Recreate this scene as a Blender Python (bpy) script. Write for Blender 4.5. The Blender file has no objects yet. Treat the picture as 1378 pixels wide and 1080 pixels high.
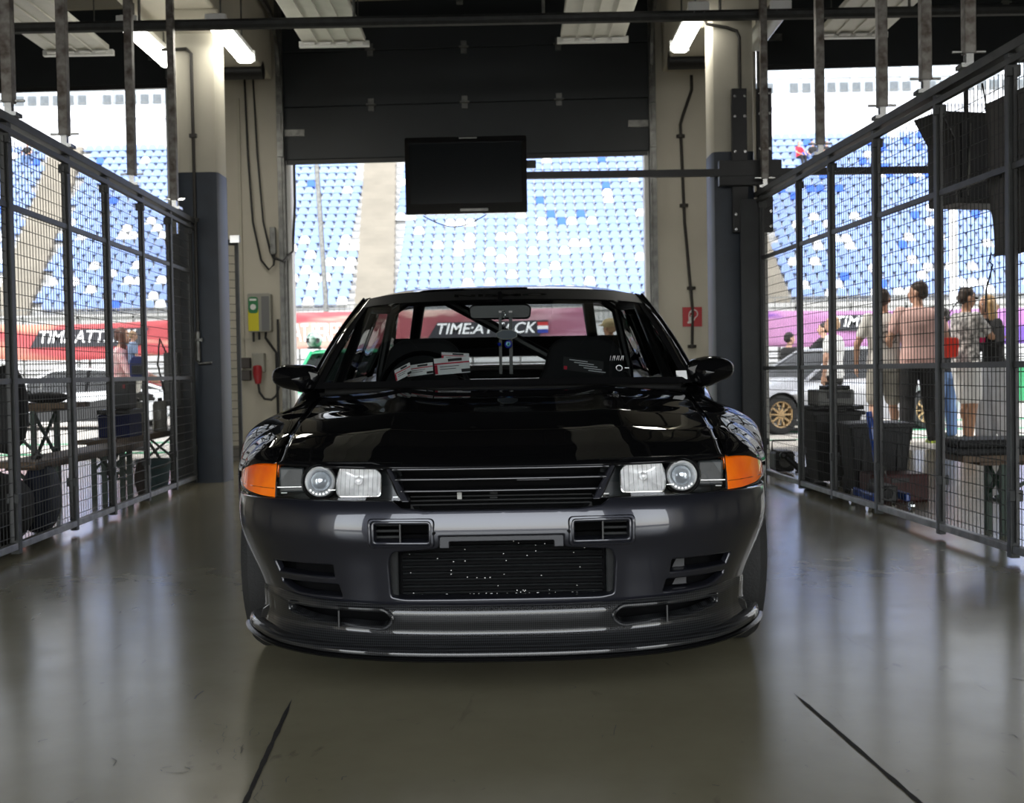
import bpy, bmesh, math, random
from mathutils import Vector, Matrix, noise
from mathutils.geometry import delaunay_2d_cdt
PI = math.pi
rnd = random.Random(7)
SC = bpy.context.scene
COL = SC.collection
# ---------------------------------------------------------------- camera
FPX = 1550.0; CAMZ = 0.89; PITCH = 40.0 / 1550.0; ROLL = 0.017
_f = Vector((0, math.cos(PITCH), -math.sin(PITCH)))
_r0 = Vector((1, 0, 0)); _u0 = _r0.cross(_f)
_r = _r0 * math.cos(ROLL) - _u0 * math.sin(ROLL)
_u = _r0 * math.sin(ROLL) + _u0 * math.cos(ROLL)
cam_d = bpy.data.cameras.new('camera'); cam = bpy.data.objects.new('camera', cam_d); COL.objects.link(cam)
cam_d.sensor_fit = 'HORIZONTAL'; cam_d.sensor_width = 36.0; cam_d.lens = FPX / 1378.0 * 36.0
cam_d.clip_start = 0.05; cam_d.clip_end = 500
cam_d.dof.use_dof = True; cam_d.dof.focus_distance = 3.3; cam_d.dof.aperture_fstop = 7.1
m = Matrix((_r, _u, -_f)).transposed().to_4x4(); m.translation = (0, 0, CAMZ)
cam.matrix_world = m
SC.camera = cam
# ---------------------------------------------------------------- world, sun, exposure
W = bpy.data.worlds.new('world'); SC.world = W; W.use_nodes = True
nt = W.node_tree; nt.nodes.clear()
o_ = nt.nodes.new('ShaderNodeOutputWorld'); b_ = nt.nodes.new('ShaderNodeBackground')
sk = nt.nodes.new('ShaderNodeTexSky'); sk.sky_type = 'NISHITA'; sk.sun_disc = False
sk.sun_elevation = math.radians(42); sk.sun_rotation = math.radians(60); sk.air_density = 1.2; sk.dust_density = 3.0
mixn = nt.nodes.new('ShaderNodeMix'); mixn.data_type = 'RGBA'; mixn.inputs[0].default_value = 0.72
mul = nt.nodes.new('ShaderNodeVectorMath'); mul.operation = 'SCALE'; mul.inputs['Scale'].default_value = 0.22
nt.links.new(sk.outputs[0], mul.inputs[0]); nt.links.new(mul.outputs[0], mixn.inputs[6])
mixn.inputs[7].default_value = (1.0, 0.99, 0.965, 1)
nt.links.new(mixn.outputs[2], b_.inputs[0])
# hazy sky, brightness added behind the camera to light front floor and bumper
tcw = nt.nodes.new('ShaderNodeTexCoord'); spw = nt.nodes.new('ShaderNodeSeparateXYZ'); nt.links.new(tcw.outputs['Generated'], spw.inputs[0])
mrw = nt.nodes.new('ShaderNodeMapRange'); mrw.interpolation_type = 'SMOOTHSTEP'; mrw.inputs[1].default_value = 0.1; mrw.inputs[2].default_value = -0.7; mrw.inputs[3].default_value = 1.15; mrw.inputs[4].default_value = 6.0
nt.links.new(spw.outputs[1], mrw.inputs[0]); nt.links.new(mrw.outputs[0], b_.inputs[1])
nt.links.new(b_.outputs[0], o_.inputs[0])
sun_d = bpy.data.lights.new('sun', 'SUN'); sun_d.energy = 3.4; sun_d.angle = math.radians(1.5); sun_d.color = (1, 0.95, 0.86)
sun = bpy.data.objects.new('sun', sun_d); COL.objects.link(sun)
sun.rotation_euler = Vector((0.50, 0.06, -0.85)).to_track_quat('-Z', 'Y').to_euler()
vs = SC.view_settings; vs.view_transform = 'Standard'; vs.look = 'None'; vs.exposure = 0.25; vs.gamma = 1.0; vs.use_curve_mapping = False
# ---------------------------------------------------------------- pixel -> world (reference measurements of the place)
def ray(u, v):
    return _r * ((u - 689) / FPX) + _u * (-(v - 540) / FPX) + _f
def atY(u, v, Y):
    d = ray(u, v); k = Y / d.y; return Vector((d.x * k, Y, CAMZ + d.z * k))
def atZ(u, v, Z):
    d = ray(u, v); k = (Z - CAMZ) / d.z; return Vector((d.x * k, d.y * k, Z))
def atX(u, v, X):
    d = ray(u, v); k = X / d.x; return Vector((X, d.y * k, CAMZ + d.z * k))
# ---------------------------------------------------------------- materials
MATS = {}
def mat(name, col, rough=0.6, metal=0.0, coat=0.0, spec=0.5, noise_amt=0.0, noise_scale=8.0, bump=0.0, bump_scale=40.0, trans=0.0, ior=1.45, emit=None, alpha=1.0, col2=None, rough_var=0.0, coat_rough=0.03):
    if name in MATS: return MATS[name]
    M = bpy.data.materials.new(name); M.use_nodes = True; n = M.node_tree; p = n.nodes['Principled BSDF']
    c = (col[0], col[1], col[2], 1)
    p.inputs['Base Color'].default_value = c; p.inputs['Roughness'].default_value = rough; p.inputs['Metallic'].default_value = metal
    p.inputs['Coat Weight'].default_value = coat; p.inputs['Coat Roughness'].default_value = coat_rough
    p.inputs['Specular IOR Level'].default_value = spec; p.inputs['IOR'].default_value = ior
    p.inputs['Transmission Weight'].default_value = trans; p.inputs['Alpha'].default_value = alpha
    if emit:
        p.inputs['Emission Color'].default_value = (emit[0], emit[1], emit[2], 1); p.inputs['Emission Strength'].default_value = emit[3]
    tc = n.nodes.new('ShaderNodeTexCoord')
    ns = n.nodes.new('ShaderNodeTexNoise'); ns.inputs['Scale'].default_value = noise_scale; ns.inputs['Detail'].default_value = 5
    n.links.new(tc.outputs['Object'], ns.inputs['Vector'])
    mx = n.nodes.new('ShaderNodeMix'); mx.data_type = 'RGBA'; mx.inputs[6].default_value = c
    k = 1 - noise_amt
    mx.inputs[7].default_value = (col2[0], col2[1], col2[2], 1) if col2 else (col[0] * k, col[1] * k, col[2] * k, 1)
    rp = n.nodes.new('ShaderNodeMapRange'); rp.inputs[1].default_value = 0.35; rp.inputs[2].default_value = 0.65
    n.links.new(ns.outputs[0], rp.inputs[0]); n.links.new(rp.outputs[0], mx.inputs[0]); n.links.new(mx.outputs[2], p.inputs['Base Color'])
    if rough_var:
        rr = n.nodes.new('ShaderNodeMapRange'); rr.inputs[3].default_value = rough - rough_var; rr.inputs[4].default_value = rough + rough_var
        n.links.new(ns.outputs[0], rr.inputs[0]); n.links.new(rr.outputs[0], p.inputs['Roughness'])
    if bump:
        n2 = n.nodes.new('ShaderNodeTexNoise'); n2.inputs['Scale'].default_value = bump_scale; n2.inputs['Detail'].default_value = 4
        n.links.new(tc.outputs['Object'], n2.inputs['Vector'])
        bp = n.nodes.new('ShaderNodeBump'); bp.inputs['Strength'].default_value = bump; bp.inputs['Distance'].default_value = 0.01
        n.links.new(n2.outputs[0], bp.inputs['Height']); n.links.new(bp.outputs[0], p.inputs['Normal'])
    MATS[name] = M; return M
def glass_mat(name, tint=(1, 1, 1), refl=0.08, rough=0.0):
    # thin pane: mostly see-through with a fresnel reflection
    if name in MATS: return MATS[name]
    M = bpy.data.materials.new(name); M.use_nodes = True; n = M.node_tree; n.nodes.clear()
    out = n.nodes.new('ShaderNodeOutputMaterial'); mix = n.nodes.new('ShaderNodeMixShader')
    tr = n.nodes.new('ShaderNodeBsdfTransparent'); tr.inputs[0].default_value = (*tint, 1)
    gl = n.nodes.new('ShaderNodeBsdfGlossy'); gl.inputs['Roughness'].default_value = rough
    fr = n.nodes.new('ShaderNodeFresnel'); fr.inputs[0].default_value = 1.45
    mm = n.nodes.new('ShaderNodeMath'); mm.operation = 'MULTIPLY'; mm.inputs[1].default_value = refl / 0.08
    n.links.new(fr.outputs[0], mm.inputs[0]); n.links.new(mm.outputs[0], mix.inputs[0])
    n.links.new(tr.outputs[0], mix.inputs[1]); n.links.new(gl.outputs[0], mix.inputs[2]); n.links.new(mix.outputs[0], out.inputs[0])
    MATS[name] = M; return M
# ---------------------------------------------------------------- mesh building
class MB:
    def __init__(s): s.v = []; s.f = []; s.m = []; s.mi = 0
    def add(s, vs, fs):
        b = len(s.v); s.v += [Vector(q) for q in vs]
        for f in fs: s.f.append([b + i for i in f]); s.m.append(s.mi)
        return s
    def box(s, c, size, rz=0.0, rx=0.0, ry=0.0, M=None):
        x, y, z = size[0] / 2, size[1] / 2, size[2] / 2
        R = M if M else (Matrix.Rotation(rz, 3, 'Z') @ Matrix.Rotation(ry, 3, 'Y') @ Matrix.Rotation(rx, 3, 'X'))
        P = [R @ Vector((a * x, b * y, d * z)) + Vector(c) for d in (-1, 1) for b in (-1, 1) for a in (-1, 1)]
        return s.add(P, [(0, 2, 3, 1), (4, 5, 7, 6), (0, 1, 5, 4), (2, 6, 7, 3), (0, 4, 6, 2), (1, 3, 7, 5)])
    def bar(s, p0, p1, w, h=None, up=Vector((0, 0, 1))):
        h = h or w; p0 = Vector(p0); p1 = Vector(p1); d = (p1 - p0); L = d.length; d.normalize()
        if abs(d.dot(up)) > 0.98: up = Vector((0, 1, 0))
        sx = d.cross(up).normalized(); sz = sx.cross(d)
        R = Matrix((sx, d, sz)).transposed()
        return s.box((p0 + p1) / 2, (w, L, h), M=R)
    def tube(s, pts, r, n=8, cap=True, closed=False, ell=None):
        pts = [Vector(p) for p in pts]; N = len(pts)
        rs = r if isinstance(r, (list, tuple)) else [r] * N
        rings = []; prev = None
        for i, p in enumerate(pts):
            if closed: t = pts[(i + 1) % N] - pts[i - 1]
            else: t = (pts[min(i + 1, N - 1)] - pts[max(i - 1, 0)])
            if t.length < 1e-9: t = Vector((0, 0, 1))
            t.normalize()
            if prev is None:
                a = Vector((0, 0, 1)) if abs(t.z) < 0.9 else Vector((1, 0, 0))
                if ell is not None: a = Vector(ell[2])
                nx = (a - t * a.dot(t)).normalized()
            else:
                nx = prev - t * prev.dot(t)
                nx = nx.normalized() if nx.length > 1e-6 else Vector((1, 0, 0))
            prev = nx; ny = t.cross(nx)
            ea, eb = (ell[0], ell[1]) if ell else (1, 1)
            rings.append([p + (nx * math.cos(2 * PI * k / n) * ea + ny * math.sin(2 * PI * k / n) * eb) * rs[i] for k in range(n)])
        vs = [q for R in rings for q in R]; fs = []
        M_ = N if closed else N - 1
        for i in range(M_):
            j = (i + 1) % N
            for k in range(n): fs.append((i * n + k, i * n + (k + 1) % n, j * n + (k + 1) % n, j * n + k))
        if cap and not closed:
            fs.append(tuple(reversed(range(n)))); fs.append(tuple((N - 1) * n + k for k in range(n)))
        return s.add(vs, fs)
    def lathe(s, prof, n=24, c=(0, 0, 0), axis='Z', a0=0, a1=2 * PI):
        full = abs(a1 - a0 - 2 * PI) < 1e-6; c = Vector(c); m_ = n if full else n + 1; vs = []
        for r, h in prof:
            for k in range(m_):
                a = a0 + (a1 - a0) * k / n
                if axis == 'Z': q = Vector((r * math.cos(a), r * math.sin(a), h))
                elif axis == 'Y': q = Vector((r * math.cos(a), h, r * math.sin(a)))
                else: q = Vector((h, r * math.cos(a), r * math.sin(a)))
                vs.append(c + q)
        fs = []
        for i in range(len(prof) - 1):
            for k in range(n if full else n): 
                k2 = (k + 1) % m_ if full else k + 1
                fs.append((i * m_ + k, i * m_ + k2, (i + 1) * m_ + k2, (i + 1) * m_ + k))
        return s.add(vs, fs)
    def ball(s, c, r, n=12, M=None):
        r = Vector(r) if not isinstance(r, (int, float)) else Vector((r, r, r)); c = Vector(c); vs = []; fs = []; m_ = n // 2
        for i in range(m_ + 1):
            th = PI * i / m_
            for k in range(n):
                a = 2 * PI * k / n; q = Vector((math.sin(th) * math.cos(a) * r.x, math.sin(th) * math.sin(a) * r.y, math.cos(th) * r.z))
                vs.append(c + (M @ q if M else q))
        for i in range(m_):
            for k in range(n): fs.append((i * n + k, (i + 1) * n + k, (i + 1) * n + (k + 1) % n, i * n + (k + 1) % n))
        return s.add(vs, fs)
    def prism(s, poly, fn0, fn1):
        # poly: list of 2D; fn0/fn1: 2D -> 3D near and far
        n = len(poly); vs = [fn0(p) for p in poly] + [fn1(p) for p in poly]
        fs = [tuple(reversed(range(n))), tuple(range(n, 2 * n))] + [(i, (i + 1) % n, n + (i + 1) % n, n + i) for i in range(n)]
        return s.add(vs, fs)
    def grid(s, fn, nu, nv, flip=False):
        vs = [fn(i / nu, j / nv) for i in range(nu + 1) for j in range(nv + 1)]; w = nv + 1; fs = []
        for i in range(nu):
            for j in range(nv):
                q = (i * w + j, (i + 1) * w + j, (i + 1) * w + j + 1, i * w + j + 1)
                fs.append(tuple(reversed(q)) if flip else q)
        return s.add(vs, fs)
    def cuboids(s, lst):
        for a in lst: s.box(*a)
        return s
    def build(s, name, mats, parent=None, smooth=False, bevel=0.0, seg=2, auto=0.6, sol=0.0, sub=0, recalc=True, loc=None, mirror_x=None, weld=0.0, soloff=-1):
        me = bpy.data.meshes.new(name); me.from_pydata([tuple(q) for q in s.v], [], s.f)
        if not isinstance(mats, (list, tuple)): mats = [mats]
        for q in mats: me.materials.append(q)
        if len(mats) > 1:
            for p, k in zip(me.polygons, s.m): p.material_index = k
        if recalc or weld:
            bm = bmesh.new(); bm.from_mesh(me)
            if weld: bmesh.ops.remove_doubles(bm, verts=bm.verts, dist=weld)
            if recalc: bmesh.ops.recalc_face_normals(bm, faces=bm.faces)
            bm.to_mesh(me); bm.free()
        o = bpy.data.objects.new(name, me); COL.objects.link(o)
        if loc is not None:
            loc = Vector(loc); me.transform(Matrix.Translation(-loc)); o.location = loc
        if parent:
            o.parent = parent
            if loc is None: o.matrix_parent_inverse = parent.matrix_world.inverted() if False else Matrix.Identity(4)
        if smooth: 
            for p in me.polygons: p.use_smooth = True
            if auto:
                try: me.set_sharp_from_angle(angle=auto)
                except Exception: pass
        if sol:
            md = o.modifiers.new('s', 'SOLIDIFY'); md.thickness = sol; md.offset = soloff
        if sub:
            md = o.modifiers.new('u', 'SUBSURF'); md.levels = sub; md.render_levels = sub
        if bevel:
            md = o.modifiers.new('b', 'BEVEL'); md.width = bevel; md.segments = seg; md.limit_method = 'ANGLE'; md.angle_limit = 0.6
            md.harden_normals = False
        return o
def tag(o, label=None, cat=None, group=None, kind=None):
    if label: o['label'] = label
    if cat: o['category'] = cat
    if group: o['group'] = group
    if kind: o['kind'] = kind
    return o
def empty(name, loc=(0, 0, 0), rz=0.0, label=None, cat=None, group=None):
    o = bpy.data.objects.new(name, None); COL.objects.link(o); o.location = loc; o.rotation_euler = (0, 0, rz); o.empty_display_size = 0.1
    tag(o, label, cat, group); return o
def struct(o): o['kind'] = 'structure'; return o
def copy_tree(o, parent=None):
    c = o.copy(); COL.objects.link(c); c.parent = parent
    for ch in o.children: copy_tree(ch, c)
    return c
def lerp(a, b, t): return a + (b - a) * t
def interp(x, tab):
    if x <= tab[0][0]: return tab[0][1]
    for (x0, y0), (x1, y1) in zip(tab, tab[1:]):
        if x <= x1: return y0 + (y1 - y0) * (x - x0) / (x1 - x0)
    return tab[-1][1]
def smooth_tab(tab, h=0.06):
    # smoothed piecewise interpolation
    def f(x):
        return sum(interp(x + h * k, tab) * w for k, w in ((-1, .08), (-.6, .16), (-.3, .18), (0, .16), (.3, .18), (.6, .16), (1, .08)))
    return f
def text_mesh(txt, name, m, parent, origin, xdir, updir, height, extrude=0.002, shear=0.0, width=None, offset=0.0, bold=0.0):
    c = bpy.data.curves.new(name, 'FONT'); c.body = txt; c.size = 1.0; c.extrude = 0.001; c.shear = shear; c.offset = bold
    o = bpy.data.objects.new(name, c); COL.objects.link(o)
    dg = bpy.context.evaluated_depsgraph_get(); me = bpy.data.meshes.new_from_object(o.evaluated_get(dg)); bpy.data.objects.remove(o)
    xs = [v.co.x for v in me.vertices]; ys = [v.co.y for v in me.vertices]
    x0, x1, y0, y1 = min(xs), max(xs), min(ys), max(ys); s = height / (y1 - y0); sx = (width / (x1 - x0)) if width else s
    X = Vector(xdir).normalized(); U = Vector(updir).normalized(); N = X.cross(U)
    for v in me.vertices:
        q = v.co; v.co = Vector(origin) + X * ((q.x - x0) * sx) + U * ((q.y - y0) * s) + N * (offset + (q.z / 0.001 + 1) * 0.5 * extrude)
    me.materials.clear(); me.materials.append(m)
    o = bpy.data.objects.new(name, me); COL.objects.link(o)
    if parent: o.parent = parent
    return o
def round_poly(pts, r, n=4):
    # rounds every corner of a 2D polygon; r scalar or list
    out = []; N = len(pts)
    for i in range(N):
        p = Vector(pts[i]); a = Vector(pts[i - 1]) - p; b = Vector(pts[(i + 1) % N]) - p
        rr = r[i] if isinstance(r, (list, tuple)) else r
        rr = min(rr, a.length * 0.48, b.length * 0.48)
        if rr < 1e-6: out.append(tuple(p)); continue
        pa = p + a.normalized() * rr; pb = p + b.normalized() * rr
        for k in range(n + 1):
            t = k / n; out.append(tuple(pa * (1 - t) ** 2 + p * 2 * t * (1 - t) + pb * t * t))
    return out
# ================================================================= materials of the place
m_wall = mat('plaster_beige', (0.50, 0.465, 0.385), 0.75, noise_amt=0.10, noise_scale=1.5, bump=0.15, bump_scale=60)
m_beam = mat('beam_beige', (0.46, 0.43, 0.35), 0.75, noise_amt=0.12, noise_scale=2)
m_blue = mat('column_blue_paint', (0.016, 0.024, 0.038), 0.5, noise_amt=0.25, noise_scale=6)
m_panel = mat('door_panel_dark', (0.013, 0.0165, 0.019), 0.5, noise_amt=0.2, noise_scale=3)
m_dark = mat('ceiling_dark', (0.018, 0.018, 0.0175), 0.8, noise_amt=0.3, noise_scale=3)
m_galv = mat('galvanised_steel', (0.19, 0.19, 0.18), 0.42, metal=0.75, noise_amt=0.45, noise_scale=14)
m_rust = mat('galvanised_rusty', (0.22, 0.21, 0.195), 0.5, metal=0.6, noise_scale=16, col2=(0.07, 0.055, 0.045))
m_fence = mat('fence_grey', (0.045, 0.047, 0.047), 0.5, metal=0.3, noise_amt=0.3, noise_scale=12)
m_wire = mat('fence_wire', (0.055, 0.055, 0.055), 0.5, metal=0.3)
m_white = mat('white_paint', (0.75, 0.75, 0.73), 0.5, noise_amt=0.06)
m_heater = mat('heater_panel_white', (0.60, 0.59, 0.53), 0.55, noise_amt=0.08)
m_black = mat('black_plastic', (0.012, 0.012, 0.013), 0.45, noise_amt=0.3)
m_blackg = mat('black_gloss', (0.006, 0.006, 0.007), 0.08, coat=0.5)
m_conduit = mat('conduit_dark', (0.035, 0.032, 0.028), 0.5, metal=0.3)
m_red = mat('sign_red', (0.38, 0.012, 0.018), 0.45)
m_cable = mat('cable_black', (0.01, 0.01, 0.01), 0.5)
m_chrome = mat('bright_metal', (0.75, 0.75, 0.75), 0.2, metal=1)
# ================================================================= floor
def floor_mat():
    M = bpy.data.materials.new('sealed_floor'); M.use_nodes = True; n = M.node_tree; p = n.nodes['Principled BSDF']; L = n.links.new
    tc = n.nodes.new('ShaderNodeTexCoord')
    a = n.nodes.new('ShaderNodeTexNoise'); a.inputs['Scale'].default_value = 1.3; a.inputs['Detail'].default_value = 8; a.inputs['Roughness'].default_value = 0.65
    L(tc.outputs['Object'], a.inputs['Vector'])
    r = n.nodes.new('ShaderNodeValToRGB'); L(a.outputs[0], r.inputs[0])
    r.color_ramp.elements[0].position = 0.3; r.color_ramp.elements[0].color = (0.195, 0.176, 0.118, 1)
    r.color_ramp.elements[1].position = 0.7; r.color_ramp.elements[1].color = (0.25, 0.228, 0.158, 1)
    # scuffs: thin streaks
    s = n.nodes.new('ShaderNodeTexNoise'); s.inputs['Scale'].default_value = 9; s.inputs['Detail'].default_value = 10; s.inputs['Distortion'].default_value = 1.6
    mp = n.nodes.new('ShaderNodeMapping'); mp.inputs['Scale'].default_value = (1.0, 0.35, 1); L(tc.outputs['Object'], mp.inputs[0]); L(mp.outputs[0], s.inputs['Vector'])
    rr = n.nodes.new('ShaderNodeMapRange'); rr.inputs[1].default_value = 0.66; rr.inputs[2].default_value = 0.74; L(s.outputs[0], rr.inputs[0])
    mx = n.nodes.new('ShaderNodeMix'); mx.data_type = 'RGBA'; mx.inputs[7].default_value = (0.10, 0.094, 0.075, 1)
    ml = n.nodes.new('ShaderNodeMath'); ml.operation = 'MULTIPLY'; ml.inputs[1].default_value = 0.5; L(rr.outputs[0], ml.inputs[0])
    L(ml.outputs[0], mx.inputs[0]); L(r.outputs[0], mx.inputs[6]); L(mx.outputs[2], p.inputs['Base Color'])
    b = n.nodes.new('ShaderNodeTexNoise'); b.inputs['Scale'].default_value = 5; b.inputs['Detail'].default_value = 6; L(tc.outputs['Object'], b.inputs['Vector'])
    q = n.nodes.new('ShaderNodeMapRange'); q.inputs[3].default_value = 0.13; q.inputs[4].default_value = 0.26; L(b.outputs[0], q.inputs[0]); L(q.outputs[0], p.inputs['Roughness'])
    bp = n.nodes.new('ShaderNodeBump'); bp.inputs['Strength'].default_value = 0.06; bp.inputs['Distance'].default_value = 0.01
    c = n.nodes.new('ShaderNodeTexNoise'); c.inputs['Scale'].default_value = 2.2; c.inputs['Detail'].default_value = 2; L(tc.outputs['Object'], c.inputs['Vector']); L(c.outputs[0], bp.inputs['Height']); L(bp.outputs[0], p.inputs['Normal'])
    p.inputs['IOR'].default_value = 1.5
    return M
WY = lambda X: 12.02 - 0.05 * X          # inner face of the front wall
XL, XR, YB, ZC = -9.0, 8.6, -2.0, 4.9
fl = MB(); fl.add([(XL, YB - .3, 0), (XR, YB - .3, 0), (XR, WY(XR) + .25, 0), (XL, WY(XL) + .25, 0), (XL, YB - .3, -.3), (XR, YB - .3, -.3), (XR, WY(XR) + .25, -.3), (XL, WY(XL) + .25, -.3)],
    [(0, 1, 2, 3), (7, 6, 5, 4), (0, 4, 5, 1), (1, 5, 6, 2), (2, 6, 7, 3), (3, 7, 4, 0)])
struct(fl.build('floor', floor_mat()))
struct(MB().box(((XL + XR) / 2, 3.6, ZC + .1), (XR - XL, 18, .2)).build('ceiling', m_dark))
# front wall: two beige piers and strips beside the outer openings
def wallbox(mb, x0, x1, z0, z1, y0=0.0, th=0.28):
    P = [(x, WY(x) + y0 + dy, z) for z in (z0, z1) for dy in (0, th) for x in (x0, x1)]
    return mb.add(P, [(0, 2, 3, 1), (4, 5, 7, 6), (0, 1, 5, 4), (2, 6, 7, 3), (0, 4, 6, 2), (1, 3, 7, 5)])
w = MB()
for a, b in ((-3.50, -2.40), (1.52, 2.56), (XL, -8.3), (7.6, XR)): wallbox(w, a, b, 0, ZC)
for a, b in ((-8.3, -3.50), (-2.40, 1.52), (2.56, 7.6)): wallbox(w, a, b, ZC - .12, ZC, 0.0)
struct(w.build('wall_front', m_wall, bevel=0.012))
for nm, x0, x1 in (('wall_left', XL - .2, XL), ('wall_right', XR, XR + .2)):
    struct(MB().box(((x0 + x1) / 2, 3.6, ZC / 2), (.2, 17.4, ZC)).build(nm, m_wall))
w = MB()
for a, b in ((XL, -7.9), (-3.6, -2.5), (2.0, 3.1), (7.4, XR)): w.box(((a + b) / 2, YB - .15, ZC / 2), (b - a, .3, ZC))
for a, b in ((-7.9, -3.6), (-2.5, 2.0), (3.1, 7.4)): w.box(((a + b) / 2, YB - .15, (3.3 + ZC) / 2), (b - a, .3, ZC - 3.3))
struct(w.build('wall_back', m_wall))
struct(MB().box((0, YB - 15, -.25), (60, 29.4, .2)).build('ground_behind', mat('asphalt_paddock', (0.22, 0.22, 0.21), 0.85, noise_amt=0.2, noise_scale=3)))
# baseboards
b = MB(); wallbox(b, -3.50, -2.40, 0, .16, -.015, .02); struct(b.build('baseboard_left', mat('base_grey', (.16, .15, .13), .6)))
b = MB(); wallbox(b, 1.52, 2.56, 0, .16, -.015, .02); struct(b.build('baseboard_right', MATS['base_grey']))
# floor joints
def strip(p0, p1, w_, z=0.002):
    p0 = Vector(p0); p1 = Vector(p1); d = (p1 - p0).normalized(); n = Vector((-d.y, d.x, 0)) * w_ / 2
    return [p0 - n, p1 - n, p1 + n, p0 + n]
m_joint = mat('joint_filler', (0.018, 0.016, 0.013), 0.8, noise_amt=0.5, noise_scale=60)
k = 1
for (u0, v0), (u1, v1) in (((393, 940), (325, 1090)), ((1068, 932), (1245, 1086))):
    a = atZ(u0, v0, 0.0015); c = atZ(u1, v1, 0.0015); d = (c - a).normalized()
    mb = MB(); N = 90; L = (c + d * 2.5 - a).length; nn = Vector((-d.y, d.x, 0)); rows = []
    for i in range(N + 1):
        q = a + d * (L * i / N); wv = 0.006 + 0.003 * noise.noise(q * 23) + (0.0 if i > 3 else -0.0015 * (4 - i))
        rows += [q - nn * wv, q + nn * wv]
    mb.add(rows, [(2 * i, 2 * i + 2, 2 * i + 3, 2 * i + 1) for i in range(N)])
    struct(mb.build('trim_%d' % k, m_joint)); k += 1
# skid marks and scratches on the floor
mb = MB(); r2 = random.Random(4)
def scratch(u, v, du, dv, w_=0.0016):
    a = atZ(u, v, 0.0012); c = atZ(u + du, v + dv, 0.0012); mid = (a + c) / 2 + Vector((r2.uniform(-.01, .01), r2.uniform(-.01, .01), 0))
    pts = [a, mid, c]
    for p, q in zip(pts, pts[1:]): mb.add(strip(p, q, w_), [(0, 1, 2, 3)])
scratch(262, 940, 12, -11, .0055); scratch(826, 988, 3, -13, .002); scratch(52, 998, 12, -4, .003); scratch(152, 1030, -2, -11, .0016); scratch(1362, 912, 16, 3, .004)
scratch(288, 973, 10, 2, .0022); scratch(533, 968, 14, -1, .002); scratch(460, 1049, 7, -5, .003); scratch(1357, 988, 12, 4, .003); scratch(958, 1055, 9, 1, .003); scratch(385, 1052, 4, -8, .002)
for i in range(14): scratch(r2.uniform(280, 355), r2.uniform(975, 1070), r2.uniform(-5, 3), r2.uniform(3, 14), .0014)
for i in range(46): scratch(r2.uniform(20, 1370), r2.uniform(905, 1075), r2.uniform(-7, 7), r2.uniform(-3, 3), .0012)
for cx_, cy_, rr_ in ((236, 1035, 20), (763, 924, 12)):
    for j in range(14):
        a0 = 2 * PI * j / 14; a1 = 2 * PI * (j + 1) / 14
        if r2.random() < .75:
            p = atZ(cx_ + rr_ * math.cos(a0), cy_ + rr_ * .23 * math.sin(a0), .0012); q = atZ(cx_ + rr_ * math.cos(a1), cy_ + rr_ * .23 * math.sin(a1), .0012); mb.add(strip(p, q, .002), [(0, 1, 2, 3)])
struct(mb.build('trim_3', mat('scuff', (0.05, 0.047, 0.036), 0.7)))
# ================================================================= sectional doors
def door(n_, x0, x1, zb, seams):
    root = empty('door_%d' % n_); root['kind'] = 'structure'
    mb = MB()
    zs = [zb] + seams + [ZC]
    for z0, z1 in zip(zs, zs[1:]): wallbox(mb, x0 + .03, x1 - .03, z0, z1, .03, .05)
    mb.build('door_panel', m_panel, root, bevel=.009)
    s = MB(); wallbox(s, x0 + .07, x1 - .07, zb - .045, zb + .004, .04, .03); s.build('rubber_seal', m_black, root)
    h = MB()
    for z in seams[:2]:
        for t in (.25, .5, .75):
            x = lerp(x0, x1, t); h.box((x, WY(x) + .02, z), (.06, .02, .13)); h.tube([(x - .05, WY(x) + .005, z), (x + .05, WY(x) + .005, z)], .012, 6)
    for x in (x0 + .16, x1 - .16): h.box((x, WY(x) + .02, zb + .28), (.22, .02, .07))
    h.build('hinge', m_galv, root)
    for x, sg in ((x0, 1), (x1, -1)):
        t = MB()
        t.box((x + sg * .045, WY(x) - .02, ZC / 2), (.03, .05, ZC)); t.box((x + sg * .016, WY(x) - .055, ZC / 2), (.045, .02, ZC))
        t.build('guide_rail', m_galv, root)
        t = MB(); t.box((x + sg * .085, WY(x) + .13, zb / 2), (.045, .16, zb)); t.build('door_jamb', m_white, root)
        t = MB(); t.box((x + sg * .048, WY(x) + .045, (zb + .1) / 2), (.03, .06, zb + .1)); t.build('rubber_edge', m_black, root)
        br = MB()
        for z in (zb + .15, zb + .6, zb + 1.0):
            br.box((x + sg * .03, WY(x) - .075, z), (.06, .012, .26)); br.box((x + sg * .03, WY(x) - .085, z + .05), (.03, .014, .04))
        br.build('track_bracket', m_galv, root)
    return root
door(1, -2.40, 1.52, 3.15, [3.70, 4.27])
door(2, -8.3, -3.50, 3.99, [4.55])
door(3, 2.56, 7.6, 3.99, [4.55])
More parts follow.
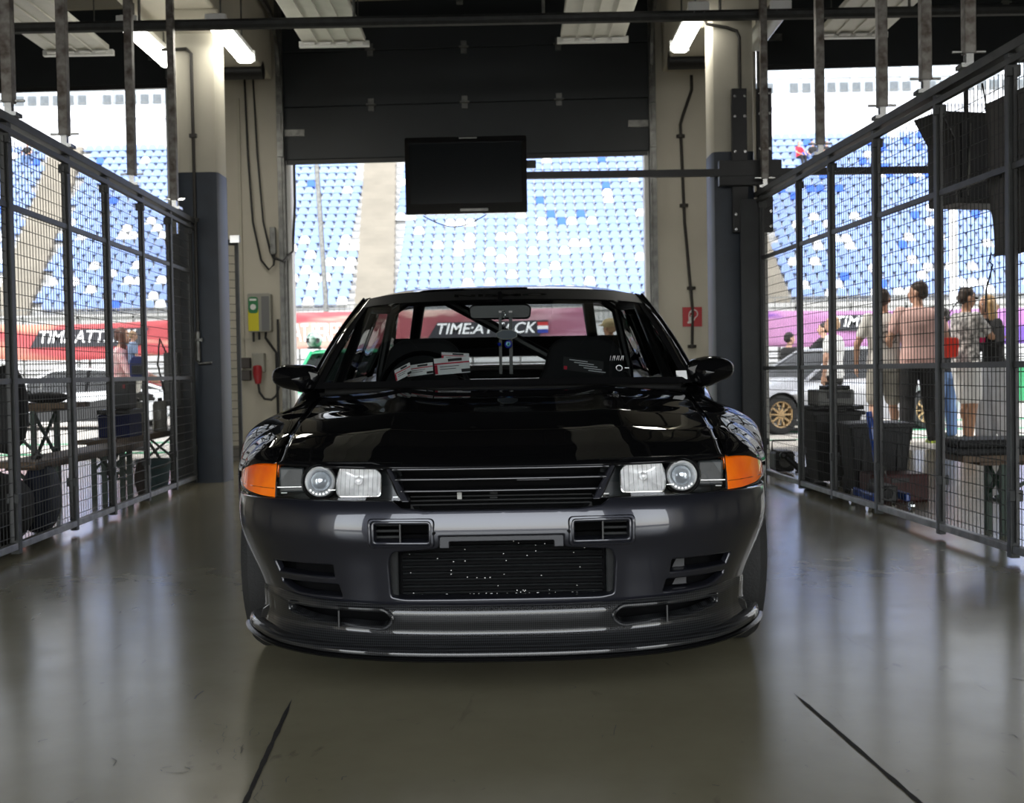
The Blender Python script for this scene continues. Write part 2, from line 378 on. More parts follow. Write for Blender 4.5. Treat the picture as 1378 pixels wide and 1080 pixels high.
# ceiling rails of the door, cross pipes
def pipe(name, p0, p1, r, m, label, cat='pipe', n=10, grp=None):
    o = MB().tube([p0, p1], r, n).build(name, m, smooth=True); tag(o, label, cat, grp); return o
p_a = atY(-30, 40, 9.2); p_b = atY(1410, 8, 9.2)
t = empty('cross_pipe', (0, 0, 0), 0, 'long grey galvanised pipe running across the whole bay below the ceiling', 'pipe')
MB().tube([(-8.8, 9.2, p_a.z), (8.4, 9.2, (p_a.z + p_b.z) / 2 - .0)], .045, 10).build('pipe_run', m_fence, t, smooth=True)
for x in (-4.8, -2.9, -1.2, .3, 1.7, 3.2): MB().tube([(x, 9.2, p_a.z), (x, 9.2, ZC)], .012, 6).build('hanger_rod', m_galv, t)
for i, (zz, yy, w_) in enumerate(((4.55, 11.2, .07), (4.78, 10.8, .05))):
    o = MB().box((-.44, yy, zz), (3.9, .05, w_)).box((-.44, yy, zz - w_ / 2 - .01), (.06, .08, .12)).box((-1.9, yy, zz), (.05, .12, .14)).box((1.0, yy, zz), (.05, .12, .14)).build('door_strut', m_galv)
    tag(o, ['lower galvanised strut spanning above the middle roller door', 'upper galvanised strut spanning above the middle roller door'][i], 'strut')
for sx, lab in ((-2.36, 'left'), (1.48, 'right')):
    mb = MB(); pts = [(sx, WY(sx) - .1, 4.0)] + [(sx, WY(sx) - .1 - .55 * (1 - math.cos(a)), 4.0 + .55 * math.sin(a)) for a in [PI / 2 * i / 8 for i in range(9)]] + [(sx, 6.0, 4.56)]
    for p, q in zip(pts, pts[1:]):
        if (Vector(p) - Vector(q)).length > 1e-4: mb.bar(p, q, .03, .06)
    tag(mb.build('door_track', m_galv), 'galvanised curved door track under the ceiling on the %s of the middle door' % lab, 'door track')
# beams over the columns
for i, (x0, x1) in enumerate(((-3.15, -2.42), (1.6, 2.35))):
    struct(MB().box(((x0 + x1) / 2, 10.6, 4.42), (x1 - x0, 2.75, .95)).build('trim_%d' % (4 + i), m_beam, bevel=.02))
for i, y in enumerate((8.9, 5.6, 2.2)):
    struct(MB().box((-.2, y, 4.72), (17.4, .22, .34)).box((-.2, y, 4.54), (17.4, .34, .03)).build('trim_%d' % (6 + i), m_dark))
# duct run and small cables under beams
o = MB().tube([(-3.0, 11.55, 3.93), (-2.42, 11.55, 3.93)], .09, 12).build('duct', m_black, smooth=True); tag(o, 'black round duct below the beam behind the left column', 'duct')
o = MB().tube([(1.60, 11.45, 3.93), (2.2, 11.45, 3.93)], .09, 12).build('duct', m_black, smooth=True); tag(o, 'black round duct below the beam behind the right column', 'duct')
# ceiling heater panels
def heater(x0, x1, yf, yn, z, label):
    t = empty('heater_panel', ((x0 + x1) / 2, yf, z), 0, label, 'heater', 'white ceiling heater panels'); w_ = x1 - x0
    MB().box((0, -(yf - yn) / 2, .03), (w_, yf - yn, .05)).build('panel', m_heater, t, bevel=.008)
    g = MB()
    for k in range(1, 4): g.box((-w_ / 2 + w_ * k / 4, -(yf - yn) / 2, -.004), (.012, yf - yn - .05, .012))
    g.build('tube_rib', m_heater, t)
    e = MB().box((0, .02, -.01), (w_ + .06, .05, .05))
    for k in range(4): e.box((-w_ / 2 + w_ * (k + .5) / 4, -.03, -.018), (w_ / 4 - .05, .06, .01))
    e.build('end_rail', m_white, t)
    h = MB()
    for sx in (-1, 1):
        for y in (-.3, -(yf - yn) + .3): h.tube([(sx * w_ * .45, y, .05), (sx * w_ * .45, y, ZC - z)], .006, 5)
    h.build('suspension_wire', m_galv, t)
heater(-1.86, -1.28, 10.6, 7.0, 3.92, 'white ribbed ceiling heater panel left of the hanging screen')
heater(.50, 1.09, 10.6, 7.0, 3.92, 'white ribbed ceiling heater panel right of the hanging screen')
heater(-4.2, -3.62, 10.6, 7.2, 3.88, 'white ribbed ceiling heater panel above the left side bay')
heater(2.86, 3.46, 10.6, 7.2, 3.92, 'white ribbed ceiling heater panel above the right side bay')
# fluorescent fixtures
m_tube = mat('tube_light', (1, 1, 1), 0.4, emit=(1, 0.98, 0.9, 9.0))
m_tubeoff = mat('tube_cover_unlit', (0.35, 0.35, 0.32), 0.25, noise_amt=.1)
def lamp(x, y0, y1, z, lit, label, dx=0.0):
    t = empty('ceiling_lamp', (x, (y0 + y1) / 2, z), math.atan2(-dx, y1 - y0), label, 'lamp', 'long ceiling lamps beside the columns'); L = y1 - y0
    MB().box((0, 0, .05), (.13, L, .06)).build('housing', m_white if lit else m_galv, t, bevel=.008)
    MB().prism(round_poly([(-.085, .02), (.085, .02), (.06, -.045), (-.06, -.045)], .02, 3), lambda p: Vector((p[0], -L / 2 + .02, p[1])), lambda p: Vector((p[0], L / 2 - .02, p[1]))).build('diffuser', m_tube if lit else m_tubeoff, t, smooth=True)
    for y in (-L / 2, L / 2):
        c = MB().box((0, y, .02), (.17, .04, .10))
        if y < 0:
            for xx in (-.04, .04): c.box((xx, y - .01, -.03), (.02, .06, .03))
        c.build('end_cap', m_white, t, bevel=.006)
    for y in (-L * .35, L * .35): MB().tube([(0, y, .07), (0, y, ZC - z)], .008, 6).build('suspension_rod', m_galv, t)
    if lit:
        la = bpy.data.lights.new('tube_glow', 'AREA'); la.shape = 'RECTANGLE'; la.size = .12; la.size_y = L - .05; la.energy = 8; la.color = (1, .97, .88)
        lo = bpy.data.objects.new('tube_glow', la); COL.objects.link(lo); lo.parent = t; lo.location = (0, 0, -.06)
lamp(-2.32, 9.30, 10.35, 3.72, True, 'lit long white ceiling lamp right of the left column')
lamp(-3.03, 9.30, 10.45, 3.72, True, 'lit long white ceiling lamp left of the left column')
lamp(1.53, 9.20, 10.25, 3.72, True, 'lit long white ceiling lamp left of the right column')
lamp(2.18, 9.20, 10.25, 3.72, False, 'unlit long ceiling lamp right of the right column')
# ================================================================= columns
def column(x, y, wd, dp, zb, label):
    t = empty('column', (x, y, 0), 0, label, 'column')
    poly = round_poly([(-wd / 2, -dp / 2), (wd / 2, -dp / 2), (wd / 2, dp / 2), (-wd / 2, dp / 2)], .05, 2)
    MB().prism(poly, lambda p: Vector((p[0], p[1], zb)), lambda p: Vector((p[0], p[1], 3.96))).build('shaft', m_beam, t, smooth=True, auto=.9)
    k = 1.012
    MB().prism(poly, lambda p: Vector((p[0] * k, p[1] * k, 0)), lambda p: Vector((p[0] * k, p[1] * k, zb))).build('painted_base', m_blue, t, smooth=True, auto=.9)
    MB().box((0, 0, 3.85), (wd + .1, dp + .08, .2)).build('capital', m_beam, t, bevel=.02)
    return t
cl = column(-2.60, 9.85, .34, .36, 2.60, 'left concrete column, beige above and dark blue below')
cr = column(1.83, 9.55, .34, .36, 2.64, 'right concrete column, beige above and dark blue below')
# conduits on columns
t = empty('conduit', (-2.62, 9.655, 0), 0, 'dark pipe running down the left column and ending in a chrome tap', 'pipe')
MB().tube([(-.25, .02, 3.62), (-.04, .0, 3.62), (0, 0, 3.58), (0, 0, 1.25)], .014, 8).build('pipe_run', m_conduit, t, smooth=True)
MB().box((0, 0, 2.9), (.06, .03, .03)).box((0, 0, 2.2), (.06, .03, .03)).build('pipe_clip', m_conduit, t)
MB().tube([(0, -.01, 1.27), (0, -.01, 1.02)], .024, 8).box((0, -.02, 1.2), (.09, .03, .025)).tube([(0, -.02, 1.03), (.02, -.06, 1.0), (.13, -.07, 1.01)], .01, 8).build('tap', m_galv, t, smooth=True)
t = empty('conduit', (1.86, 9.35, 0), 0, 'dark pipe running down the upper right column', 'pipe')
MB().tube([(-.27, .02, 3.76), (-.24, .0, 3.66), (-.08, 0, 3.63), (0, 0, 3.6), (.02, 0, 3.55), (.02, 0, 2.6)], .014, 8).build('pipe_run', m_conduit, t, smooth=True)
MB().box((.02, 0, 2.72), (.06, .04, .04)).build('pipe_clip', m_conduit, t)
t = empty('conduit', (1.78, WY(1.78) - .02, 0), 0, 'dark pipe with couplings running down the beige wall beside the red sign', 'pipe')
MB().tube([(.12, 0, 3.9), (.12, 0, 3.75), (.03, 0, 3.5), (.0, 0, 3.4), (.03, 0, 2.4), (.10, 0, 1.5), (.09, 0, 1.1)], .016, 8).build('pipe_run', m_conduit, t, smooth=True)
for z, x in ((3.28, .0), (2.57, .025), (1.72, .09), (1.12, .09)):
    MB().lathe([(0, -.02), (.045, -.015), (.045, .015), (0, .02)], 12, (x, 0, z)).build('coupling', m_conduit, t)
# steel brackets on the right column with the screen arm
t = empty('arm_bracket', (1.93, 9.30, 0), 0, 'pair of black slotted steel rails bolted to the right column', 'bracket')
for x in (-.07, .13):
    MB().box((x, 0, 2.55), (.12, .05, 1.15)).build('slotted_rail', m_black, t, bevel=.004)
bb = MB()
for z in (2.0, 2.12, 2.5, 2.62, 2.9, 3.06):
    for x in (-.11, -.03, .09, .17): bb.lathe([(0, -.012), (.012, -.012), (.012, .0)], 8, (x, -.026, z + (.02 if x > 0 else 0)), 'Y')
bb.build('bolt', m_chrome, t)
MB().box((-.06, -.03, 2.43), (.52, .03, .025)).build('latch_bar', m_chrome, t)
ya = 9.22; a1 = atY(712, 236, ya); a2 = atY(1275, 229, ya)
t = empty('screen_arm', (0, ya, 0), 0, 'long dark horizontal bar reaching from the right column to the hanging screen', 'bar')
MB().bar((a1.x - .35, 0, a1.z), (a2.x, 0, (a1.z * .4 + a2.z * .6)), .045, .055).build('bar', m_black, t)
MB().box((1.93, .02, (a1.z + a2.z) / 2), (.5, .06, .2)).build('clamp', m_black, t, bevel=.005)
# hanging screen
scr = empty('hanging_screen', (-.33, 9.1, 2.435), math.radians(-1.5), 'black flat television hanging above the car', 'television')
wd, ht = .955, .60
def rect(w_, h_, r_, n_=4, cx=0, cz=0): return round_poly([(cx - w_ / 2, cz - h_ / 2), (cx + w_ / 2, cz - h_ / 2), (cx + w_ / 2, cz + h_ / 2), (cx - w_ / 2, cz + h_ / 2)], r_, n_)
MB().prism(rect(wd - .05, ht - .05, .02), lambda p: Vector((p[0], -.02, p[1])), lambda p: Vector((p[0], .07, p[1]))).build('back_shell', m_black, scr)
fr = MB(); o_p = rect(wd, ht, .015); i_p = rect(wd - .075, ht - .125, .002, cz=.018); 
n_ = len(o_p)
fr.add([Vector((p[0], -.035, p[1])) for p in o_p] + [Vector((p[0], -.035, p[1])) for p in i_p] + [Vector((p[0], .0, p[1])) for p in o_p] + [Vector((p[0], -.02, p[1])) for p in i_p],
    [(i, (i + 1) % n_, n_ + (i + 1) % n_, n_ + i) for i in range(n_)] + [(2 * n_ + i, 2 * n_ + (i + 1) % n_, (i + 1) % n_, i) for i in range(n_)] + [(n_ + i, n_ + (i + 1) % n_, 3 * n_ + (i + 1) % n_, 3 * n_ + i) for i in range(n_)])
fr.build('bezel', m_blackg, scr)
MB().box((0, -.022, .018), (wd - .07, .006, ht - .12)).build('display', mat('display_off', (0.006, 0.008, 0.010), 0.13, spec=.35), scr)
MB().box((.06, -.039, -.272), (.22, .006, .02)).build('badge', m_galv, scr); MB().box((.02, -.038, ht / 2 - .012), (.14, .006, .008)).build('top_strip', m_galv, scr)
MB().box((0, .1, 0), (.5, .06, .4)).box((.3, .12, .1), (.5, .04, .06)).build('wall_mount', m_black, scr)
MB().tube([(-.3 + .5 * i / 12 - .05, .05, -.3 - .09 * math.sin(PI * i / 12)) for i in range(13)], .004, 6).build('loose_cable', m_cable, scr)
# ================================================================= mesh fences
def fence(label, xf, ztop, posts, hang, side, ymid):
    # xf(Y): line of the fence; posts: Y of each post
    t = empty('mesh_fence', (0, 0, 0), 0, label, 'fence')
    y0, y1 = posts[0], posts[-1]
    P = lambda y, z, o=0.0: Vector((xf(y) + o, y, z))
    MB().bar(P(y0, ztop), P(y1 + .12, ztop), .06, .045).bar(P(y0, ztop - .06, .012 * side), P(y1 + .12, ztop - .06, .012 * side), .03, .03).build('top_rail', m_fence, t, bevel=.004)
    for z in (.06,): MB().bar(P(y0, z), P(y1, z), .035, .035).build('bottom_rail', m_galv, t, bevel=.003)
    for z in (.885, 1.76): MB().bar(P(y0, z), P(y1, z), .022, .028).build('middle_rail', m_fence, t)
    for i, y in enumerate(posts):
        mb = MB().bar(P(y, .02), P(y, ztop - .02), .042 if i % 2 else .036, .044)
        mb.box(P(y - .02, .3), (.06, .03, .05)); mb.box(P(y - .02, ztop - .1), (.06, .03, .05))
        mb.build('post', m_fence, t, bevel=.003)
        if i + 1 < len(posts):
            yb = posts[i + 1]; mb = MB()
            a = y + .035
            for sgn in (a, yb - .035): mb.bar(P(sgn, .09), P(sgn, ztop - .09), .014, .014)
            n1 = int((yb - .04 - a) / .042)
            for k in range(1, n1 + 1):
                yy = a + (yb - .035 - a) * k / (n1 + 1)
                mb.tube([P(yy, .08), P(yy, ztop - .08)], .0021, 4, cap=False)
            z = .11
            while z < ztop - .09:
                mb.tube([P(a, z, .004), P(yb - .035, z, .004)], .0021, 4, cap=False); z += .0675
            mb.build('mesh_panel', m_wire, t)
    for y in hang:
        t2 = empty('hanger_post', P(y, ztop + .03), 0, None, 'post', 'square posts dropping from the ceiling to the fence tops')
        MB().bar((0, 0, .06), (0, 0, ZC - ztop - .03), .055, .055).build('square_tube', m_rust, t2, bevel=.004)
        MB().box((0, 0, .05), (.035, .035, .12)).box((0, 0, .0), (.1, .08, .02)).tube([(-.08, 0, .07), (.08, 0, .07)], .007, 6).build('foot_clamp', m_chrome, t2)
        HG.append(t2)
    return t
HG = []
xfL = lambda y: -2.497 - .039 * (y - 5.76)
xfR = lambda y: 2.235 - .055 * (y - 5.14)
fence('wire mesh fence along the left side of the bay', xfL, 2.19, [3.3, 4.15, 4.95, 5.76, 6.62, 7.34, 8.14, 8.9, 9.55], [5.82, 6.62, 7.95, 9.1], 1, 0)
fence('wire mesh fence along the right side of the bay', xfR, 2.28, [2.7, 3.5, 4.3, 5.14, 5.9, 6.75, 7.54, 8.23, 9.2], [5.55, 6.05, 6.65, 7.75, 9.1], -1, 0)
for o, l in zip(HG, ('first square post from the left edge dropping to the left fence', 'second square post from the left edge dropping to the left fence', 'rust-flecked square post midway along the left fence', 'square post beside the left column dropping to the left fence end',
    'short white-footed square post nearest the right edge of the photo', 'second square post from the right edge above the right fence', 'third square post from the right edge above the right fence', 'square post above the right fence nearest the seated spectators', 'square post beside the right column dropping to the right fence end')): o['label'] = l
# far fence remains beyond the columns, by the front wall
def endfence(x0, x1, y, zt, label):
    t = empty('mesh_fence', (x0, y, 0), 0, label, 'fence panel'); w_ = x1 - x0
    MB().bar((0, 0, zt), (w_, .25, zt), .05).build('top_rail', m_fence, t)
    for x in (0.02, w_ * .55, w_): MB().bar((x, .25 * x / w_, .02), (x, .25 * x / w_, zt), .035).build('post', m_fence, t)
    mb = MB()
    for k in range(26): z = .1 + k * (zt - .15) / 26; mb.tube([(.02, 0, z), (w_, .25, z)], .003, 4)
    mb.build('mesh_panel', m_wire, t)
    MB().box((w_, .2, zt + .03), (.09, .05, .07)).build('end_bracket', m_chrome, t)
a = atY(299, 318, 10.6); c = atY(318, 325, 10.6)
endfence(-3.02, -2.68, 11.1, 2.2, 'narrow mesh panel behind the left column against the beige wall')
endfence(1.93, 2.3, 11.0, 2.2, 'narrow mesh panel behind the right column against the beige wall')
# dark partition behind the end of right fence
t = MB().box((1.95, 9.27, 1.12), (.19, .03, 2.24)); o = t.build('partition_board', mat("partition_dark", (0.032, 0.034, 0.037), .55, noise_amt=.2), bevel=.003)
tag(o, 'dark partition board at the far end of the right fence', 'partition')
o = MB().box((-2.83, 9.75, 1.05), (.10, .03, 2.1)).build('partition_board', MATS['partition_dark'], bevel=.003); tag(o, 'narrow dark board between the left fence end and the left column', 'partition')
# ================================================================= wall fittings on the left pier
yw = lambda x: WY(x)
x_ = -2.62; t = empty('door_control', (x_, yw(x_), 1.55), 0, 'grey and yellow door control box on the beige wall', 'control box')
MB().prism(rect(.24, .40, .02, 3), lambda p: Vector((p[0], -.12, p[1])), lambda p: Vector((p[0], 0, p[1]))).build('housing', mat('box_grey', (.28, .27, .23), .5), t)
MB().box((-.06, -.123, -.08), (.11, .01, .22)).build('yellow_label', mat('label_yellow', (.62, .55, .01), .5), t)
MB().prism(rect(.10, .17, .03, 3), lambda p: Vector((p[0] - .06, -.130, p[1] + .08)), lambda p: Vector((p[0] - .06, -.12, p[1] + .08))).build('green_label', mat('label_green', (.01, .16, .05), .5), t)
MB().lathe([(0, -.135), (.03, -.135), (.03, -.128)], 14, (-.06, 0, .06), 'Y').box((-.06, -.133, .135), (.07, .006, .02)).build('white_mark', m_white, t)
MB().box((.065, -.123, -.01), (.08, .01, .36)).build('side_strip', mat('strip_grey', (.15, .15, .15), .5), t)
MB().tube([(-.08, -.05, -.2), (-.08, -.05, -.3)], .012, 6).tube([(-.02, -.05, -.2), (-.02, -.05, -.28)], .012, 6).tube([(.05, -.05, -.2), (.05, -.07, -.26), (.1, -.08, -.33), (.16, -.08, -.42), (.17, -.08, -1.4)], .014, 8).build('cable', m_cable, t, smooth=True)
x_ = -2.72; t = empty('power_socket', (x_, yw(x_), .98), 0, 'wall socket with a red industrial plug and hanging black cable', 'socket')
MB().box((-.07, -.04, .05), (.10, .08, .11)).box((-.07, -.04, -.08), (.10, .08, .11)).build('socket_block', mat('brown_plastic', (.05, .04, .035), .5), t, bevel=.006)
MB().box((.07, -.045, .05), (.13, .09, .2)).build('socket_box', MATS['box_grey'], t, bevel=.01)
MB().tube([(.06, -.07, 0), (.065, -.11, -.07), (.07, -.11, -.17)], [.05, .048, .03], 12).build('red_plug', mat('plug_red', (.30, .01, .015), .4), t, smooth=True)
MB().tube([(.07, -.11, -.17), (.08, -.1, -.26), (.13, -.1, -.33), (.2, -.09, -.34), (.25, -.08, -.30), (.28, -.07, -.2), (.28, -.07, .5)], .013, 8).build('cable', m_cable, t, smooth=True)
t = empty('wall_channel', (-2.82, yw(-2.82), 0), 0, 'pale vertical cable channel on the beige wall', 'cable channel')
MB().box((0, -.012, 2.3), (.03, .025, 3.0)).box((.13, -.012, 1.28), (.26, .025, .018)).box((.13, -.012, 1.05), (.26, .025, .018)).build('channel', m_beam, t)
t = MB().tube([(-2.74, yw(-2.74) - .03, 4.0), (-2.72, yw(-2.72) - .04, 3.2), (-2.68, yw(-2.7) - .06, 2.5), (-2.60, yw(-2.6) - .06, 2.1), (-2.52, yw(-2.5) - .06, 2.0), (-2.47, yw(-2.5) - .05, 2.05), (-2.46, yw(-2.5) - .05, 2.2)], .011, 6)
tag(t.build('hanging_cable', m_cable, smooth=True), 'left of two thin cables looping down the beige wall above the control box', 'cable')
t = MB().tube([(-2.65, yw(-2.65) - .03, 4.0), (-2.62, yw(-2.62) - .04, 3.2), (-2.57, yw(-2.6) - .06, 2.5), (-2.50, yw(-2.5) - .06, 2.18), (-2.46, yw(-2.5) - .05, 2.1)], .010, 6)
tag(t.build('hanging_cable', m_cable, smooth=True), 'right of two thin cables looping down the beige wall above the control box', 'cable')
tag(MB().box((-2.47, yw(-2.47) - .06, 2.3), (.06, .04, .28)).build('switch_box', m_galv, bevel=.005), 'small grey switch box beside the door track', 'switch box')
t = MB().tube([(-2.26, yw(-2.3) + .1, 3.12), (-2.26, yw(-2.3) + .1, 2.7), (-2.29, yw(-2.3) + .07, 2.2), (-2.36, yw(-2.3) - .1, 2.08), (-2.46, yw(-2.3) - .1, 2.12)], .014, 8)
tag(t.build('coil_cable', m_cable, smooth=True), 'dark spiral cable hanging inside the left door jamb', 'cable')
# red fire hose sign
x_ = 1.93; pz = atY(932, 426, yw(1.9) - .03)
t = empty('fire_sign', (pz.x, yw(pz.x) - .012, pz.z), 0, 'small red square fire hose sign on the beige wall', 'sign')
MB().box((0, 0, 0), (.20, .012, .20)).build('plate', m_red, t)
g = MB()
arc = [(.012 + .042 * math.cos(a), .03 + .042 * math.sin(a)) for a in [PI * .95 - PI * 1.35 * i / 14 for i in range(15)]] + [(.02, -.03), (-.02, -.055)]
g.tube([(x, -.009, z) for x, z in arc], .005, 6)
g.tube([(-.035, -.009, -.05), (-.035, -.009, .02), (-.03, -.009, .045), (-.01, -.009, .05)], .005, 6); g.tube([(-.02, -.009, -.055), (-.02, -.009, .0)], .007, 6); g.box((-.028, -.009, -.058), (.045, .004, .02)); g.box((-.002, -.009, .012), (.03, .004, .01))
g.build('hose_symbol', m_white, t)
# square duct/speaker hung behind right fence and grey cloth
t = empty('hanging_speaker', atY(1305, 220, 6.6), math.radians(14), 'black box loudspeaker hanging behind the right fence', 'speaker')
MB().prism([(-.26, .27), (.30, .27), (.30, -.24), (-.16, -.24), (-.17, .12)], lambda p: Vector((p[0], -.1, p[1])), lambda p: Vector((p[0], .16, p[1]))).build('cabinet', m_black, t, bevel=.008)
MB().box((.07, -.105, 0), (.40, .012, .42)).build('grille', mat('speaker_cloth', (.018, .018, .02), .8), t)
MB().tube([(-.08, -.12, .2), (-.10, -.12, -.2)], .006, 6).build('side_bar', m_galv, t)
MB().tube([(0, .03, .27), (0, .03, 2.1)], .015, 6).build('hanger', m_black, t)
def cloth(name, m, pts, label, cat, amp=.012, grp=None, nu=14, nv=24):
    a, b, c, d = [Vector(p) for p in pts]   # top-left, top-right, bottom-right, bottom-left
    n = (b - a).cross(d - a).normalized()
    f = lambda u, v: a.lerp(b, u).lerp(d.lerp(c, u), v) + n * (amp * math.sin(u * 17 + v * 2) * (.3 + v) + amp * .6 * math.sin(v * 9 + u * 4))
    return tag(MB().grid(f, nu, nv).build(name, m, smooth=True, sol=.004, recalc=False), label, cat, grp)
yy = 4.95; xo = .035
zt = atX(1326, 140, xfR(yy) + xo)
P_ = lambda u, v: atX(u, v, xfR(5.0) + .05)
cloth('grey_cloth', mat('cloth_grey', (.15, .14, .135), .9, noise_amt=.15, bump=.3, bump_scale=200), [P_(1326, 140), P_(1440, 88), P_(1440, 332), P_(1334, 346)], 'dark grey cloth sheet tied to the right fence', 'cloth')
tag(MB().tube([P_(1322, 112), P_(1327, 142), P_(1325, 147)], .004, 5).build('tie_cord', m_cable), 'short black cord at the top corner of the grey cloth', 'cord')
tag(MB().tube([P_(1334, 340), P_(1331, 352), P_(1336, 356), P_(1332, 372), P_(1327, 390), P_(1326, 420)], .004, 5).build('tie_cord', m_cable), 'long black cord dangling from the bottom corner of the grey cloth', 'cord')
# ================================================================= outside: pit lane, wall, banner, grandstand
ZG = -0.12
m_conc = mat('pit_lane_concrete', (0.46, 0.44, 0.41), 0.85, noise_amt=0.12, noise_scale=1.2)
g = MB()
ys = [12.0, 13.0, 16.5, 60]; zs = [0, -0.01, ZG, ZG]
for (y0, z0), (y1, z1) in zip(list(zip(ys, zs)), list(zip(ys, zs))[1:]):
    g.add([(-45, y0 + (.35 if y0 < 12.5 else 0), z0), (45, y0 - (.0 if y0 > 12.5 else .55), z0), (45, y1, z1), (-45, y1, z1)], [(0, 1, 2, 3)])
struct(g.build('ground', m_conc, recalc=False))
m_gline = mat('pit_line_green', (0.05, 0.34, 0.17), 0.7, noise_amt=.15)
m_wline = mat('pit_line_white', (0.62, 0.62, 0.60), 0.7)
tn = 8
def road_line(Y, z, w_, m_, x0=-30, x1=30):
    global tn
    struct(MB().box(((x0 + x1) / 2, Y, z), (x1 - x0, w_, .006)).build('trim_%d' % (tn + 10), m_)); tn += 1
road_line(14.4, -.045, .22, m_gline, -30, -3.5)
road_line(15.3, -.075, .10, m_gline, 3, 30)
road_line(17.9, ZG + .004, .25, m_gline)
road_line(20.8, ZG + .004, .35, m_gline, 2.5, 30)
road_line(26.2, ZG + .004, .15, m_wline)
# pit wall
m_pitwall = mat('pit_wall_concrete', (0.42, 0.43, 0.43), .8, noise_amt=.15, noise_scale=1)
t = empty('pit_wall', (0, 30, ZG), 0, 'pale concrete pit wall with a grey rail along the lane', 'wall')
MB().box((0, 0, .55), (70, .35, 1.1)).build('concrete_barrier', m_pitwall, t, bevel=.03)
rl = MB()
for z in (1.25, 1.42): rl.bar((-35, .1, z), (35, .1, z), .05)
for x in range(-35, 36, 2): rl.bar((x, .1, 1.1), (x, .1, 2.2), .05)
rl.build('handrail', m_galv, t)
t = empty('catch_fence', (0, 44.5, ZG), 0, 'fine grey catch fence on a low wall at the foot of the grandstand', 'fence')
MB().box((0, 0, 1.4), (80, .3, 2.8)).build('base_wall', mat('stand_wall', (0.50, 0.50, 0.50), .8, noise_amt=.1), t)
rl = MB()
for z in (2.9, 3.3, 3.7): rl.bar((-40, 0, z), (40, 0, z), .05)
rl.build('rail', m_galv, t)
rl = MB()
for i in range(-200, 200): rl.bar((i * .2, 0, 2.8), (i * .2, 0, 3.7), .02)
rl.build('picket', m_galv, t)
# slender poles between lane and stand
for x, y, h, lab in ((-9.75, 34, 10.5, 'slim grey leaning pole in front of the left block of seats'), (7.4, 36, 6.5, 'slim grey pole in front of the seats right of the right column'), (14.6, 38, 8.5, 'thick white pole behind the embracing couple')):
    p = atY(0, 0, 1)
    mb = MB()
    if x < 0: pa = atY(438, 400, 34); mb.tube([(pa.x, pa.y, ZG), pa, atY(426, 222, 34)], .075, 8)
    else: mb.tube([(x, y, 0), (x, y, h)], .06 if x < 10 else .13, 8)
    tag(mb.build('fence_pole', m_galv if x < 10 else m_white, smooth=True), lab, 'pole', None)
# ---- banner
BY = 28.5
def banner_mat():
    M = bpy.data.materials.new('banner_print'); M.use_nodes = True; n = M.node_tree; p = n.nodes['Principled BSDF']; L = n.links.new
    tc = n.nodes.new('ShaderNodeTexCoord'); sp = n.nodes.new('ShaderNodeSeparateXYZ'); ge = n.nodes.new('ShaderNodeNewGeometry'); L(ge.outputs['Position'], sp.inputs[0])
    mr = n.nodes.new('ShaderNodeMapRange'); mr.inputs[1].default_value = -13; mr.inputs[2].default_value = 13; L(sp.outputs[0], mr.inputs[0])
    ns = n.nodes.new('ShaderNodeTexNoise'); ns.inputs['Scale'].default_value = .55; ns.inputs['Detail'].default_value = 3; ns.inputs['Distortion'].default_value = 1.2; 
    mp = n.nodes.new('ShaderNodeMapping'); mp.inputs['Scale'].default_value = (.35, 1, 2.2); L(ge.outputs['Position'], mp.inputs[0]); L(mp.outputs[0], ns.inputs['Vector'])
    r1 = n.nodes.new('ShaderNodeValToRGB'); L(mr.outputs[0], r1.inputs[0]); e = r1.color_ramp.elements
    e[0].position = 0; e[0].color = (.40, .055, .06, 1); e[1].position = 1; e[1].color = (.10, .045, .26, 1)
    for ps, c in ((.3, (.36, .05, .06, 1)), (.48, (.24, .07, .085, 1)), (.58, (.30, .10, .17, 1)), (.72, (.16, .05, .28, 1))):
        q = e.new(ps); q.color = c
    r2 = n.nodes.new('ShaderNodeValToRGB'); L(mr.outputs[0], r2.inputs[0]); e = r2.color_ramp.elements
    e[0].position = 0; e[0].color = (.55, .20, .13, 1); e[1].position = 1; e[1].color = (.30, .12, .34, 1)
    q = e.new(.42); q.color = (.50, .33, .28, 1); q = e.new(.6); q.color = (.42, .2, .3, 1)
    mr2 = n.nodes.new('ShaderNodeMapRange'); mr2.inputs[1].default_value = .48; mr2.inputs[2].default_value = .56; L(ns.outputs[0], mr2.inputs[0])
    mx = n.nodes.new('ShaderNodeMix'); mx.data_type = 'RGBA'; L(mr2.outputs[0], mx.inputs[0]); L(r1.outputs[0], mx.inputs[6]); L(r2.outputs[0], mx.inputs[7]); L(mx.outputs[2], p.inputs['Base Color'])
    p.inputs['Roughness'].default_value = .7
    return M
m_ban = banner_mat(); m_let = mat('banner_white', (.95, .95, .95), .6); m_shd = mat('banner_letter_block', (.02, .02, .025), .6)
